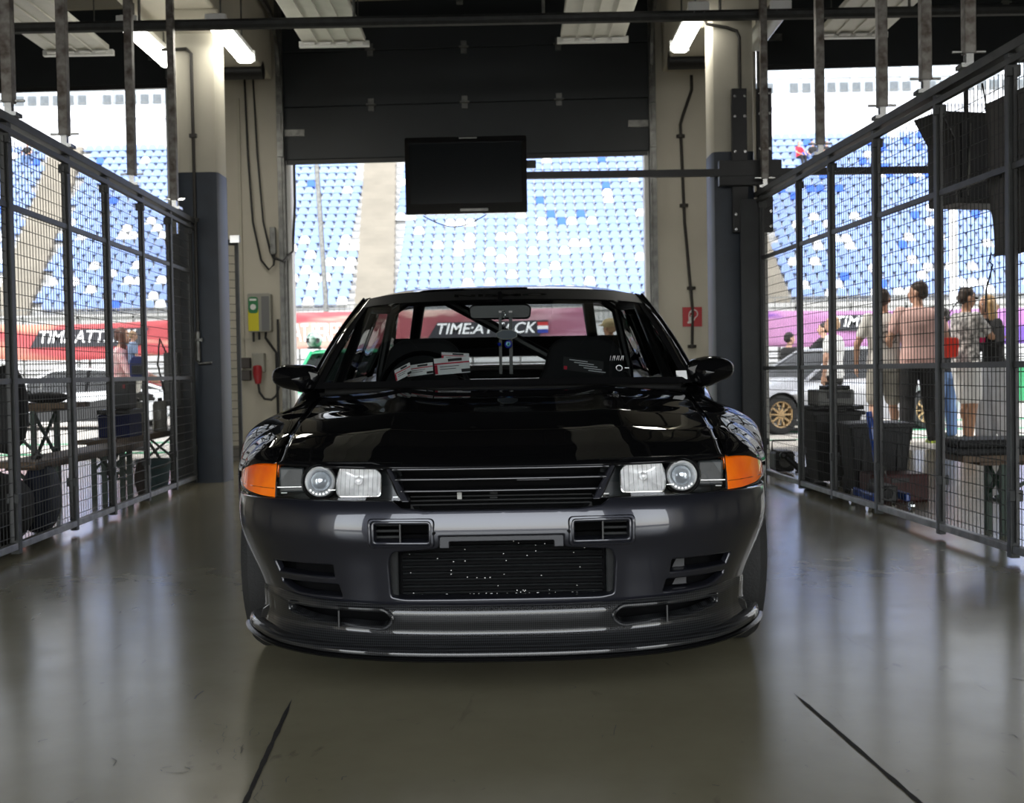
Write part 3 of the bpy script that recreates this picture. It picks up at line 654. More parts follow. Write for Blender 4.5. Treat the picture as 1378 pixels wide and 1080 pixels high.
def banner(u0, u1, vt, vb, label, texts, dip=0.0):
    a = atY(u0, vt, BY); c = atY(u1, vb, BY); b2 = atY(u1, vt, BY)
    x0, x1 = a.x, c.x; zt0, zt1, zb = a.z, b2.z, c.z
    zb = lerp(a.z, b2.z, .5) - (vb - vt) * BY / FPX
    t = empty('banner', ((x0 + x1) / 2, BY, 0), 0, label, 'banner'); cx = (x0 + x1) / 2
    f = lambda u, v: Vector((lerp(x0, x1, u) - cx, .025 * math.sin(u * 40 + v * 3), lerp(zb, lerp(zt0, zt1, .5), v) - dip * math.sin(PI * u) * (1 - v * .3)))
    mb = MB().grid(f, 60, 6); 
    o = mb.build('printed_cloth', m_ban, t, smooth=True, sol=.01, recalc=False)
    for (txt, ua, ub, va, vb_, blk) in texts:
        p = atY(ua, vb_, BY); q = atY(ub, va, BY)
        if blk: MB().prism([(p.x - cx - .25, p.z - .10), (q.x - cx + .05, p.z - .10 ), (q.x - cx + .3, q.z + .04), (p.x - cx, q.z + .02)], lambda s: Vector((s[0], -.055, s[1])), lambda s: Vector((s[0], -.045, s[1]))).build('lettering_block', m_shd, t)
        text_mesh(txt, 'lettering', m_let, t, (p.x - cx, -.06, p.z), (1, 0, 0), (0, 0, 1), (q.z - p.z), .004, shear=.25 if blk else 0, width=q.x - p.x, bold=.012)
    return t
banner(-60, 240, 432, 478, 'red cloth banner with white slanted lettering behind the white car', [('TIME:ATTACK', 55, 185, 443, 462, True)], .12)
banner(385, 800, 417, 466, 'maroon cloth banner with white lettering seen through and beside the black car', [('WHAT PERFECT', 368, 480, 434, 460, False), ('TIME:ATTACK', 589, 722, 433, 450, True)], 0)
banner(1010, 1460, 414, 462, 'purple cloth banner with white slanted lettering behind the people', [('TIME:ATTACK', 1124, 1250, 423, 440, True)], .08)
# small flag block at the end of the centre lettering
pf = atY(724, 447, BY - .07)
t = empty('flag_patch', (pf.x + .12, BY - .06, pf.z + .12), 0, 'small red white and blue flag patch at the end of the centre banner lettering', 'flag patch')
for zz_, c_, nm_ in ((.09, (.5, .03, .03), 'red_band'), (0, (.8, .8, .8), 'white_band'), (-.09, (.02, .04, .3), 'blue_band')): MB().box((0, 0, zz_), (.26, .01, .09)).build(nm_, mat('flag_' + nm_, c_, .6), t)
# banner frame
fr = MB()
for u in range(-40, 1440, 74):
    p = atY(u, 470, BY + .15); fr.bar((p.x, BY + .06, ZG), (p.x, BY + .06, 2.45), .05)
fr.bar((-16, BY + .06, 2.42), (17, BY + .06, 2.32), .05).bar((-16, BY + .06, 1.0), (17, BY + .06, 1.0), .05)
tag(fr.build('banner_stand', m_galv), 'grey tube stand carrying the cloth banners along the pit wall', 'stand')
tag(MB().box((12.5, 29.2, .42), (14, .12, .95)).build('green_board', mat('board_green', (.02, .24, .09), .6, noise_amt=.2)), 'green advertising board low on the pit wall behind the people', 'board')
# ---- grandstand
GA = 0.0; gc, gs_ = math.cos(GA), math.sin(GA)
GY0 = 50.5
def GP(X, D, z): return Vector((X * gc - D * gs_, GY0 + X * gs_ + D * gc, z))
NR = 23
rows = []; z = 3.68; d = 0.0
for i in range(NR + 1):
    rows.append((d, z)); z += .40 + .085 * i / NR; d += .64
m_tread = mat('stand_concrete', (0.46, 0.45, 0.43), .85, noise_amt=.12, noise_scale=.8)
m_stair = mat('stair_concrete', (0.25, 0.225, 0.185), .85, noise_amt=.15, noise_scale=.8)
aisles = [(-21.9, .85, -.19), (-5.95, .85, -.08), (11.35, .85, .04)]
def ax_(a, d): return a[0] + a[2] * d
X0, X1 = -33, 34
gs_root = empty('grandstand', (0, 0, 0), 0, 'large stepped concrete grandstand across the track filling the background', 'grandstand')
mb = MB()
for i, (d0, z0) in enumerate(rows[:-1]):
    d1, z1 = rows[i + 1]
    mb.add([GP(X0, d0 - .32, z0), GP(X1, d0 - .32, z0), GP(X1, d1 - .32, z0), GP(X0, d1 - .32, z0), GP(X1, d1 - .32, z1), GP(X0, d1 - .32, z1)], [(0, 1, 2, 3), (3, 2, 4, 5)])
mb.add([GP(X0, -.32, 0), GP(X1, -.32, 0), GP(X1, -.32, rows[0][1]), GP(X0, -.32, rows[0][1])], [(0, 1, 2, 3)])
mb.build('terrace', m_tread, gs_root, recalc=False)
for al in aisles:
    mb = MB(); hw = al[1]
    for i, (d0, z0) in enumerate(rows[:-1]):
        xa = ax_(al, d0)
        d1, z1 = rows[i + 1]
        for k in range(2):
            za = z0 + (z1 - z0) * k / 2; da = d0 + (d1 - d0) * k / 2 - .30; h_ = (z1 - z0) / 2
            P = [GP(xa + a * hw, da + b * .33, za + .02 + c * h_) for c in (0, 1) for b in (0, 1) for a in (-1, 1)]
            mb.add(P, [(0, 2, 3, 1), (4, 5, 7, 6), (0, 1, 5, 4), (2, 6, 7, 3), (0, 4, 6, 2), (1, 3, 7, 5)])
    mb.build('stairway', m_stair, gs_root)
dT, zT = rows[-1]
back = MB()
back.add([GP(X0, dT + .6, zT - .4), GP(X1, dT + .6, zT - .4), GP(X1, dT + .6, zT + 2.6), GP(X0, dT + .6, zT + 2.6)], [(0, 1, 2, 3)])
back.add([GP(X0, dT - .3, zT - .02), GP(X1, dT - .3, zT - .02), GP(X1, dT + .6, zT - .02), GP(X0, dT + .6, zT - .02)], [(0, 1, 2, 3)])
back.build('back_wall', mat('stand_white', (.72, .73, .75), .7, noise_amt=.05), gs_root, recalc=False)
up = MB()
P = [GP(a * 34, dT + .1 + b * 5, zT + 1.75 + c * .45) for c in (0, 1) for b in (0, 1) for a in (-1, 1)]
up.add(P, [(0, 2, 3, 1), (4, 5, 7, 6), (0, 1, 5, 4), (2, 6, 7, 3), (0, 4, 6, 2), (1, 3, 7, 5)])
up.build('balcony_band', mat('stand_band', (.62, .63, .64), .6), gs_root)
rl = MB()
for i in range(-330, 330):
    rl.bar(GP(i * .1, dT + .1, zT + 2.2), GP(i * .1, dT + .1, zT + 3.3), .02)
rl.bar(GP(X0, dT + .1, zT + 3.3), GP(X1, dT + .1, zT + 3.3), .05); rl.bar(GP(X0, dT + .1, zT + 2.6), GP(X1, dT + .1, zT + 2.6), .03)
rl.build('balcony_railing', m_galv, gs_root)
pn = MB()
for i in range(-14, 15): 
    a = GP(i * 2.4, dT + .07, zT + 1.78); pn.bar(a, GP(i * 2.4, dT + .07, zT + 2.18), .04)
pn.build('panel_joint', m_galv, gs_root)
gb = MB()
gb.add([GP(X0, dT + 5, zT + 2), GP(X1, dT + 5, zT + 2), GP(X1, dT + 5, zT + 6.4), GP(X0, dT + 5, zT + 6.4)], [(0, 1, 2, 3)])
gb.build('upper_facade', mat('facade_glass', (.45, .5, .56), .25, noise_amt=.3, noise_scale=.4), gs_root, recalc=False)
for i in range(-11, 12): MB().bar(GP(i * 3.0, dT + 4.8, zT + 2.2), GP(i * 3.0, dT + 4.8, zT + 6.3), .3).build('facade_pillar', mat('stand_white', ()), gs_root)
# big grey chairs silhouettes behind the balcony railing
m_bchair = mat('balcony_seat_grey', (.10, .12, .14), .6, noise_amt=.2)
proto = None; n_b = 0
for i in range(-40, 42):
    X = i * .72
    if -15 < X < 14 or (i % 11 == 0): continue
    p = GP(X, dT + 1.4, zT + 2.2)
    if proto is None:
        o = MB().box((0, 0, .45), (.5, .5, .1)).box((0, .22, .85), (.5, .08, .75)).box((0, 0, .2), (.08, .3, .4)).build('balcony_seat', m_bchair, bevel=.03); proto = o
    else: o = proto.copy(); COL.objects.link(o)
    o.location = p; o.rotation_euler = (0, 0, GA)
    nb_ = globals().get('nb_', 0) + 1; tag(o, 'dark grey balcony seat behind the top railing, %s from the left end' % ('%d%s' % (nb_, 'th' if 10 <= nb_ % 100 <= 20 else {1: 'st', 2: 'nd', 3: 'rd'}.get(nb_ % 10, 'th'))), 'seat', 'grey balcony seats')
# ---- stadium seats
m_sb = mat('seat_pale_blue', (0.20, 0.285, 0.53), .45, noise_amt=.18, noise_scale=.15)
m_sw = mat('seat_white', (0.78, 0.80, 0.82), .45)
m_sd = mat('seat_deep_blue', (0.02, 0.10, 0.55), .45)
m_leg = mat('seat_frame_grey', (.25, .26, .27), .5)
def seat_geo(mb, xf, mi):
    # shell: back with a rounded top + seat pan, xf maps local (x, y, z) to place
    w_ = .215; pr = []
    bk = [(-w_, .10), (-w_, .36), (-w_ * .86, .46), (-w_ * .5, .52), (w_ * .5, .52), (w_ * .86, .46), (w_, .36), (w_, .10)]
    mb.mi = mi
    n = len(bk); vs = [xf((x, .17 + .12 * (z - .1), z)) for x, z in bk] + [xf((x, .21 + .12 * (z - .1), z)) for x, z in bk]
    mb.add(vs, [tuple(range(n)), tuple(reversed(range(n, 2 * n)))] + [(i, n + i, n + (i + 1) % n, (i + 1) % n) for i in range(n)])
    pan = [(-w_, -.2), (w_, -.2), (w_, .2), (-w_, .2)]
    vs = [xf((x, y, .08 + (.04 if y < 0 else 0))) for x, y in pan] + [xf((x, y, .13 + (.04 if y < 0 else 0))) for x, y in pan]
    mb.add(vs, [(3, 2, 1, 0), (4, 5, 6, 7), (0, 1, 5, 4), (1, 2, 6, 5), (2, 3, 7, 6), (3, 0, 4, 7)])
protos = {}
def seat_obj(kind):
    if kind in protos: c = protos[kind].copy(); COL.objects.link(c); return c
    mb = MB(); seat_geo(mb, lambda p: Vector(p), 0)
    o = mb.build('stadium_seat', {'b': m_sb, 'w': m_sw, 'd': m_sd}[kind], recalc=False); protos[kind] = o; return o
cand = []
rs = random.Random(11)
PITCHX = .50
for i in range(NR):
    d0, z0 = rows[i]
    for k in range(-64, 68):
        X = k * PITCHX + .1
        if any(abs(X - ax_(a, d0)) < a[1] + .24 for a in aisles): continue
        p = GP(X, d0 + .1, z0 + .12)
        if abs(p.x) / p.y > .455: continue
        blk = sum(1 for a in aisles if X > ax_(a, d0))
        pw = .13 if i < 12 else .03
        if i < 12: pw += .12 * max(0, noise.noise(Vector((k * .31, i * .45, 3.3))))*2
        r_ = rs.random(); kind = 'w' if r_ < pw else ('d' if r_ < pw + (.008 if i < 10 else .03) else 'b')
        if i > 13 and 12 < X < 25 and rs.random() < .10: kind = 'd'
        cand.append((i, k, p, kind, blk))
# hidden from the camera: behind piers/columns -> never individual
def px_of(p):
    q = Vector(p) - Vector((0, 0, CAMZ)); zc = q.dot(_f); return 689 + FPX * q.dot(_r) / zc, 540 - FPX * q.dot(_u) / zc
def seen(p):
    u, v = px_of(p)
    if u < 5 or u > 1373: return False
    if 236 < u < 392 or 876 < u < 1034: return False
    if 480 < u < 890 and v > 388: return False
    if 546 < u < 714 and 184 < v < 296: return False
    if u > 1328 and 130 < v < 345: return False
    return True
vis = [c for c in cand if seen(c[2])]
vis.sort(key=lambda c: c[2].y)
ind = vis[:300]; ids = set((c[0], c[1]) for c in ind)
rown = ['lowest', 'second', 'third', 'fourth', 'fifth', 'sixth', 'seventh', 'eighth', 'ninth', 'tenth']
coln = {'b': 'pale blue', 'w': 'white', 'd': 'deep blue'}
def ordn(n): return '%d%s' % (n, 'th' if 10 <= n % 100 <= 20 else {1: 'st', 2: 'nd', 3: 'rd'}.get(n % 10, 'th'))
byrow = {}
for c in cand: byrow.setdefault((c[0], c[4]), []).append(c[1])
for i, k, p, kind, blk in ind:
    o = seat_obj(kind); o.location = p; o.rotation_euler = (0, 0, GA); L_ = sorted(byrow[(i, blk)])
    if blk in (0, 1): n_ = len(L_) - L_.index(k); wh = 'left of the %s stairway' % ('left' if blk == 0 else 'middle')
    else: n_ = L_.index(k) + 1; wh = 'right of the %s stairway' % ('middle' if blk == 2 else 'right')
    tag(o, '%s seat in the %s grandstand row, %s seat %s' % (coln[kind], rown[i], ordn(n_), wh), 'seat', 'stadium seats in the %s row' % rown[i])
mb = MB()
for i, k, p, kind, blk in cand:
    if (i, k) in ids: continue
    seat_geo(mb, lambda q, p=p: Vector((p.x + q[0] * gc - q[1] * gs_, p.y + q[0] * gs_ + q[1] * gc, p.z + q[2])), {'b': 0, 'w': 1, 'd': 2}[kind])
o = mb.build('stadium_seat', [m_sb, m_sw, m_sd], recalc=False)
tag(o, 'remaining blue and white seats in the higher rows of the grandstand', 'seat', None, 'stuff')
mb = MB()
for i in range(NR):
    d0, z0 = rows[i]
    for a, b in zip([X0] + [ax_(q, d0) + q[1] for q in aisles], [ax_(q, d0) - q[1] for q in aisles] + [X1]):
        mb.bar(GP(a + .1, d0 + .1, z0 + .1), GP(b - .1, d0 + .1, z0 + .1), .05)
mb.build('seat_rail', m_leg, gs_root)
# ================================================================= the dark coupe
CX, Y0 = -0.033, 2.95
car = empty('sports_car', (CX, Y0, 0), 0, 'dark gunmetal sports car with amber turn signals and carbon lip parked in the bay', 'car')
def paint(name, col, metal=.55, rough=.34, coat=1.0, flake=True):
    M = mat(name, col, rough, metal, coat=coat, noise_amt=.05, noise_scale=3, coat_rough=.015); return M
m_body = paint('gunmetal_paint', (0.021, 0.022, 0.030), .6, .28)
m_body_shaded = mat('gunmetal_shaded', (0.0035, 0.0035, 0.004), .5, 0.0, coat=.5, spec=.0, noise_amt=.05, coat_rough=.012)  # same gunmetal, the dark ceiling's shade put into its colour
m_trimb = mat('car_black_trim', (0.004, 0.004, 0.0045), .22, noise_amt=.2)
m_matteb = mat('car_matte_black', (0.004, 0.004, 0.0045), .8, spec=.1)
m_cool = mat('intercooler_black', (0.007, 0.008, 0.0085), .5, spec=.25, noise_amt=.5, noise_scale=50)
m_rubber = mat('tyre_rubber', (0.014, 0.014, 0.014), .75, bump=.3, bump_scale=120)
m_amber = mat('amber_lens', (0.75, 0.085, 0.002), .15, coat=.6, noise_scale=7, col2=(0.95, 0.19, 0.003))
m_refl = mat('lamp_reflector', (0.95, 0.95, 0.95), .38, metal=.55, noise_amt=.25, noise_scale=30)
m_clear = glass_mat('clear_lens', (1, 1, 1), .10)
m_lglass = mat('projector_glass', (0.55, 0.6, 0.65), .05, metal=.6, coat=1)
m_hous = mat('lamp_housing', (0.022, 0.026, 0.028), .25, coat=.3)
m_wind = glass_mat('windscreen_glass', (.80, .84, .84), .05)
m_tint = glass_mat('tinted_glass', (.16, .17, .17), .09)
m_int = mat('cabin_black', (0.008, 0.008, 0.008), .8, noise_amt=.3)
def carbon_mat():
    M = bpy.data.materials.new('carbon_weave'); M.use_nodes = True; n = M.node_tree; p = n.nodes['Principled BSDF']; L = n.links.new
    tc = n.nodes.new('ShaderNodeTexCoord'); mp = n.nodes.new('ShaderNodeMapping'); mp.inputs['Rotation'].default_value = (0, math.radians(45), 0); mp.inputs['Scale'].default_value = (260, 1, 260)
    L(tc.outputs['Object'], mp.inputs[0]); ck = n.nodes.new('ShaderNodeTexChecker'); ck.inputs['Scale'].default_value = 1.0; L(mp.outputs[0], ck.inputs[0])
    ck.inputs[1].default_value = (.003, .003, .0035, 1); ck.inputs[2].default_value = (.022, .023, .025, 1)
    L(ck.outputs[0], p.inputs['Base Color']); p.inputs['Roughness'].default_value = .4; p.inputs['Specular IOR Level'].default_value = .15; p.inputs['Coat Weight'].default_value = 1; p.inputs['Coat Roughness'].default_value = .02; p.inputs['Metallic'].default_value = .1
    return M
m_carbon = carbon_mat()
# plan curve of the nose, by arc length
def plan_curve(Wd, D, n=3.0, mth=2.0, N=600):
    pts = [(0, 0)]
    for i in range(1, N + 1):
        # mixed parameter keeps samples even on both the flat and the steep part
        a = i / N * PI / 2; x = Wd * math.sin(a); d = D * (1 - max(0, 1 - (x / Wd) ** n) ** (1 / mth)); pts.append((x, d))
    L = [0]
    for p, q in zip(pts, pts[1:]): L.append(L[-1] + math.hypot(q[0] - p[0], q[1] - p[1]))
    return pts, L
PC, PL = plan_curve(.783, .52)
import bisect
def plan(s):
    a = abs(s); 
    if a >= PL[-1]: x, d = PC[-1]; return (math.copysign(x, s), d + a - PL[-1])
    i = min(max(bisect.bisect_left(PL, a), 1), len(PL) - 1); t = (a - PL[i - 1]) / (PL[i] - PL[i - 1]); p, q = PC[i - 1], PC[i]
    return (math.copysign(p[0] + (q[0] - p[0]) * t, s), p[1] + (q[1] - p[1]) * t)
def s_of_x(x):
    a = min(abs(x), .7829)
    for i in range(1, len(PC)):
        if PC[i][0] >= a:
            t = (a - PC[i - 1][0]) / (PC[i][0] - PC[i - 1][0]); return math.copysign(PL[i - 1] + (PL[i] - PL[i - 1]) * t, x)
    return math.copysign(PL[-1], x)
def d_of_x(x): return plan(s_of_x(x))[1]
def surf_bumper():
    off = smooth_tab([(.25, .042), (.29, .036), (.33, .030), (.40, .018), (.435, .010), (.455, .002), (.48, .0), (.51, .004), (.54, .012), (.56, .024), (.58, .05), (.62, .12)], .018)
    wsc = smooth_tab([(.2, .90), (.30, .925), (.40, .975), (.46, 1.0), (.56, 1.0), (.62, .985)], .05)
    def P(s, z):
        x, d = plan(s); k = 1 - (1 - wsc(z)) * min(1, abs(x) / .7) ** 2; return Vector((x * k, d + off(z), z))
    return P
PB = surf_bumper()
_noff = smooth_tab([(.5, .02), (.56, .03), (.60, .043), (.66, .075), (.70, .10)], .02)
def PN(s, z):
    x, d = plan(s); return Vector((x, d + _noff(z), z))
def nrm(P, s, z, h=.004):
    return (P(s + h, z) - P(s - h, z)).cross(P(s, z + h) - P(s, z - h)).normalized()
def pin(pt, poly):
    x, y = pt; c = False; j = len(poly) - 1
    for i in range(len(poly)):
        xi, yi = poly[i]; xj, yj = poly[j]
        if (yi > y) != (yj > y) and x < (xj - xi) * (y - yi) / (yj - yi) + xi: c = not c
        j = i
    return c
def densify(poly, step):
    out = []
    for i in range(len(poly)):
        a = Vector(poly[i]); b = Vector(poly[(i + 1) % len(poly)]); n = max(1, int(math.ceil((b - a).length / step)))
        for k in range(n): out.append(tuple(a.lerp(b, k / n)))
    return out
def area(poly): return sum(poly[i][0] * poly[(i + 1) % len(poly)][1] - poly[(i + 1) % len(poly)][0] * poly[i][1] for i in range(len(poly))) / 2
def cdt_panel(name, m, parent, P, outline, holes, step=.02, lip=.004, depth=.03, out_lip=.004, out_depth=.02, odepth_skip=False):
    """a skin over P(s, z) with clean holes; every edge rolls inward and runs back by depth"""
    loops = [densify(outline, step * .7)] + [densify(h, step * .45) for h in holes]
    verts = []; edges = []
    for lp in loops:
        b = len(verts); verts += [Vector(p) for p in lp]; edges += [(b + i, b + (i + 1) % len(lp)) for i in range(len(lp))]
    nb = len(verts); bset = [v for v in verts]
    xs = [p[0] for p in outline]; zs = [p[1] for p in outline]
    cell = {}
    for v in bset: cell.setdefault((int(v.x // step), int(v.y // step)), []).append(v)
    def near(q):
        ci, cj = int(q[0] // step), int(q[1] // step)
        for a in (-1, 0, 1):
            for b in (-1, 0, 1):
                for v in cell.get((ci + a, cj + b), ()):
                    if (v.x - q[0]) ** 2 + (v.y - q[1]) ** 2 < (step * .45) ** 2: return True
        return False
    nx = int((max(xs) - min(xs)) / step); nz = int((max(zs) - min(zs)) / step)
    for i in range(nx + 1):
        for j in range(nz + 1):
            q = (min(xs) + (i + .5 * (j % 2)) * step, min(zs) + j * step)
            if pin(q, outline) and not any(pin(q, h) for h in holes) and not near(q): verts.append(Vector(q))
    r = delaunay_2d_cdt(verts, edges, [], 0, 1e-7)
    V2, F = r[0], r[2]
    tri = []
    for f in F:
        c = sum((V2[i] for i in f), Vector((0, 0))) / len(f)
        if pin(c, loops[0]) and not any(pin(c, h) for h in loops[1:]): tri.append(tuple(f))
    V = [P(v.x, v.y) for v in V2]; N = [nrm(P, v.x, v.y) for v in V2]; FF = []
    for f in tri:
        n_ = (V[f[1]] - V[f[0]]).cross(V[f[2]] - V[f[0]])
        FF.append(f if n_.dot(N[f[0]]) > 0 else tuple(reversed(f)))
    for li, lp in enumerate(loops):
        rr, dp = (out_lip, out_depth) if li == 0 else (lip, depth)
        if dp <= 0: continue
        sg = 1 if area(lp) > 0 else -1
        if li == 0: sg = -sg
        n = len(lp); prev = None; base_n = [nrm(P, *p) for p in lp]
        # direction pointing out of the material
        m2 = []
        for i in range(n):
            a = Vector(lp[i - 1]); b = Vector(lp[(i + 1) % n]); t = (b - a).normalized(); m2.append(Vector((-t.y, t.x)) * sg)
        rings = []
        for k in range(5):
            a = PI / 2 * min(k, 3) / 3; ex = dp if k == 4 else 0
            ring = []
            for i in range(n):
                q = Vector(lp[i]) + m2[i] * rr * math.sin(a); nn = base_n[i]
                pos = P(q.x, q.y) - nn * (rr * (1 - math.cos(a)))
                if ex: pos = pos + Vector((0, ex, 0))
                inpl = (P(lp[i][0] + m2[i].x * .002, lp[i][1] + m2[i].y * .002) - P(*lp[i])).normalized()
                V.append(pos); N.append((nn * math.cos(a) + inpl * math.sin(a)).normalized()); ring.append(len(V) - 1)
            rings.append(ring)
        for r0, r1 in zip(rings, rings[1:]):
            for i in range(n):
                f = (r0[i], r0[(i + 1) % n], r1[(i + 1) % n], r1[i]); c = (V[f[1]] - V[f[0]]).cross(V[f[2]] - V[f[0]])
                if c.length < 1e-12: c = (V[f[2]] - V[f[0]]).cross(V[f[3]] - V[f[0]])
                FF.append(f if c.dot(N[f[0]] + N[f[3]]) > 0 else tuple(reversed(f)))
    return raw_mesh(name, V, FF, m, parent, N)
def raw_mesh(name, V, F, m, parent, N=None):
    me = bpy.data.meshes.new(name); me.from_pydata([tuple(v) for v in V], [], F); me.materials.append(m)
    for p in me.polygons: p.use_smooth = True
    if N is not None: me.normals_split_custom_set_from_vertices([tuple(n) for n in N])
    o = bpy.data.objects.new(name, me); COL.objects.link(o); o.parent = parent
    return o
def mir(poly): return [(-x, z) for x, z in reversed(poly)]
def sx(poly): return [(s_of_x(x), z) for x, z in poly]
def both(poly): return [poly, mir(poly)]
# ---- bumper with all its openings
S = PL[-1]
half = [(0, .532), (.20, .532), (.262, .538), (.285, .556), (.61, .556), (.70, .553), (.76, .550)]
s_half = [(s_of_x(x), z) for x, z in half] + [(S * .985, .548), (S + .005, .52), (S - .005, .47), (S - .03, .42), (S - .085, .36), (S - .14, .31), (S - .17, .290)]
bot = [(s_of_x(.60), .288), (s_of_x(.30), .287), (0, .287)]
right = s_half + bot
outline = right + [(-a, b) for a, b in reversed(right[1:-1])]
op = [(-.262, .296), (.262, .296), (.300, .303), (.302, .40), (.29, .432), (.166, .441), (.166, .474), (-.166, .474), (-.166, .441), (-.29, .432), (-.302, .40), (-.300, .303)]
op = round_poly(op, [.01, .01, .012, .03, .03, .008, .008, .008, .008, .03, .03, .012], 4)
vent = round_poly([(.184, .449), (.336, .449), (.336, .506), (.184, .506)], .010, 4)
d_up = round_poly([(.448, .350), (.640, .350), (.648, .392), (.448, .394)], [.006, .006, .012, .012], 4)
d_lo = round_poly([(.430, .297), (.595, .299), (.640, .322), (.642, .341), (.440, .341)], [.012, .03, .02, .004, .01], 5)
holes = [op] + both(vent) + both(d_up) + both(d_lo)
holes = [[(s_of_x(x), z) for x, z in h] for h in holes]
cdt_panel('front_bumper', m_body, car, PB, outline, holes, .016, .006, .05, .006, .07)
# dark liners behind the openings
def backer(name, x0, x1, z0, z1, dd, m, parent=car, th=.01):
    mb = MB(); n = 16
    for k in range(n):
        xa, xb = lerp(x0, x1, k / n), lerp(x0, x1, (k + 1) / n); da, db = d_of_x(xa) + dd, d_of_x(xb) + dd
        mb.add([(xa, da, z0), (xb, db, z0), (xb, db, z1), (xa, da, z1), (xa, da + th, z0), (xb, db + th, z0), (xb, db + th, z1), (xa, da + th, z1)], [(0, 1, 2, 3), (7, 6, 5, 4), (0, 4, 5, 1), (3, 2, 6, 7)])
    return mb.build(name, m, parent, weld=1e-5)
backer('opening_liner', -.66, .66, .22, .56, .14, m_matteb)
# vent frames (raised rim) with inner duct vanes
for sg in (1, -1):
    o_ = round_poly([(.172, .439), (.347, .439), (.347, .516), (.172, .516)], .014, 5); i_ = round_poly([(.1835, .4485), (.3365, .4485), (.3365, .5065), (.1835, .5065)], .010, 5)
    n = len(o_); V = []; N = []
    for ring, hgt in ((o_, .001), ([(lerp(a[0], b[0], .3), lerp(a[1], b[1], .3)) for a, b in zip(o_, i_)], .0055), ([(lerp(a[0], b[0], .75), lerp(a[1], b[1], .75)) for a, b in zip(o_, i_)], .0055), (i_, .0), (i_, -.02)):
        for x, z in ring: s = s_of_x(x * sg); V.append(PB(s, z) + nrm(PB, s, z) * hgt)
    F = []
    for k in range(4):
        for i in range(n):
            f = (k * n + i, k * n + (i + 1) % n, (k + 1) * n + (i + 1) % n, (k + 1) * n + i); F.append(f if sg > 0 else tuple(reversed(f)))
    mb = MB(); mb.add(V, F); vf = mb.build('vent_frame', m_body, car, smooth=True)
    v = MB()
    for z in (.462, .478, .494): v.box((sg * .30, .075, z), (.075, .02, .006))
    v.build('vent_vane', m_cool, vf)
    MB().box((sg * .262, .05, .478), (.004, .07, .056)).build('vent_divider', m_trimb, vf)
# bars of small duct in side openings: pale brackets seen inside the right one
for z, w_ in ((.373, .035), (.326, .04)):
    MB().prism([(.455, z - .014), (.455 + w_, z - .014), (.455 + w_, z + .014), (.47, z + .014)], lambda p: Vector((p[0], d_of_x(p[0]) + .075, p[1])), lambda p: Vector((p[0], d_of_x(p[0]) + .08, p[1]))).build('duct_bracket', mat('duct_bracket_grey', (.05, .05, .052), .5), car)
# plate holder in the notch
ph = MB()
U = [(-.160, .438), (-.160, .468), (.160, .468), (.160, .438), (.136, .438), (.136, .455), (-.136, .455), (-.136, .438)]
U = round_poly(U, [.002, .006, .006, .002, .002, .004, .004, .002], 3)
ph.prism(U, lambda p: Vector((p[0], .010, p[1])), lambda p: Vector((p[0], .04, p[1])))
ph.build('plate_holder', mat('holder_grey', (.030, .031, .036), .45), car, bevel=.002)
MB().lathe([(0, -.012), (.004, -.012), (.004, .0)], 8, (.174, .004, .478), 'Y').build('screw', m_matteb, car); MB().lathe([(0, -.012), (.004, -.012), (.004, .0)], 8, (-.174, .004, .478), 'Y').build('screw', m_matteb, car)
# intercooler
ic = MB().box((0, .145, .375), (.56, .06, .17)).build('intercooler', m_matteb, car)
rb = MB()
for k in range(9):
    z = .305 + k * .0175
    rb.prism([(0, z - .0045), (.010, z - .003), (.012, z), (.010, z + .003), (0, z + .0045)], lambda p: Vector((-.265, .112 - p[0], p[1])), lambda p: Vector((.265, .112 - p[0], p[1])))
rb.build('cooler_bar', m_cool, ic)
MB().box((-.288, .10, .375), (.03, .05, .17)).build('end_tank', m_cool, ic, bevel=.006); MB().box((.288, .10, .375), (.03, .05, .17)).build('end_tank', m_cool, ic, bevel=.006)
r3 = random.Random(3); sp = MB()
for k in range(60): sp.box((r3.uniform(-.26, .26), .098, r3.uniform(.30, .45) if r3.random() < .7 else .302), (.0025, .001, .0022))
sp.build('grit_speck', mat('grit', (.6, .6, .58), .6), ic)['kind'] = 'stuff'
# ---- carbon lip
_loff = smooth_tab([(.14, -.020), (.165, -.022), (.185, -.012), (.195, .004), (.215, .016), (.245, .009), (.27, .006), (.29, .020)], .008)
def PLp(s, z):
    x, d = plan(s); k = 1 - (.082) * min(1, abs(x) / .7) ** 2; q = min(1, abs(x) / .7) ** 2
    return Vector((x * k, d + _loff(z) + .006, z + .016 * q))
rt = [(0, .284), (s_of_x(.3), .284), (s_of_x(.6), .286), (S - .17, .288), (S - .12, .262), (S - .10, .22), (S - .08, .188), (S - .10, .165), (s_of_x(.6), .163), (0, .163)]
outl = rt + [(-a, b) for a, b in reversed(rt[1:-1])]
slot = round_poly([(.285, .250), (.31, .223), (.52, .227), (.62, .240), (.62, .266), (.40, .274), (.31, .275)], [.02, .02, .03, .012, .01, .02, .02], 5)
hs = [[(s_of_x(x), z) for x, z in h] for h in both(slot)]
cdt_panel('front_lip', m_carbon, car, PLp, outl, hs, .012, .006, .05, .003, .03)
# slot surrounds: glossy rolled rim
for sg in (1, -1):
    pts = [(s_of_x(x * sg), z) for x, z in slot]
    mb = MB().tube([PLp(s, z) + Vector((0, -.001, 0)) for s, z in pts], .0055, 8, closed=True); mb.build('slot_rim', m_carbon, car, smooth=True)
    MB().box((sg * .43, d_of_x(.43) + .02, .25), (.004, .03, .045)).build('slot_divider', m_trimb, car)
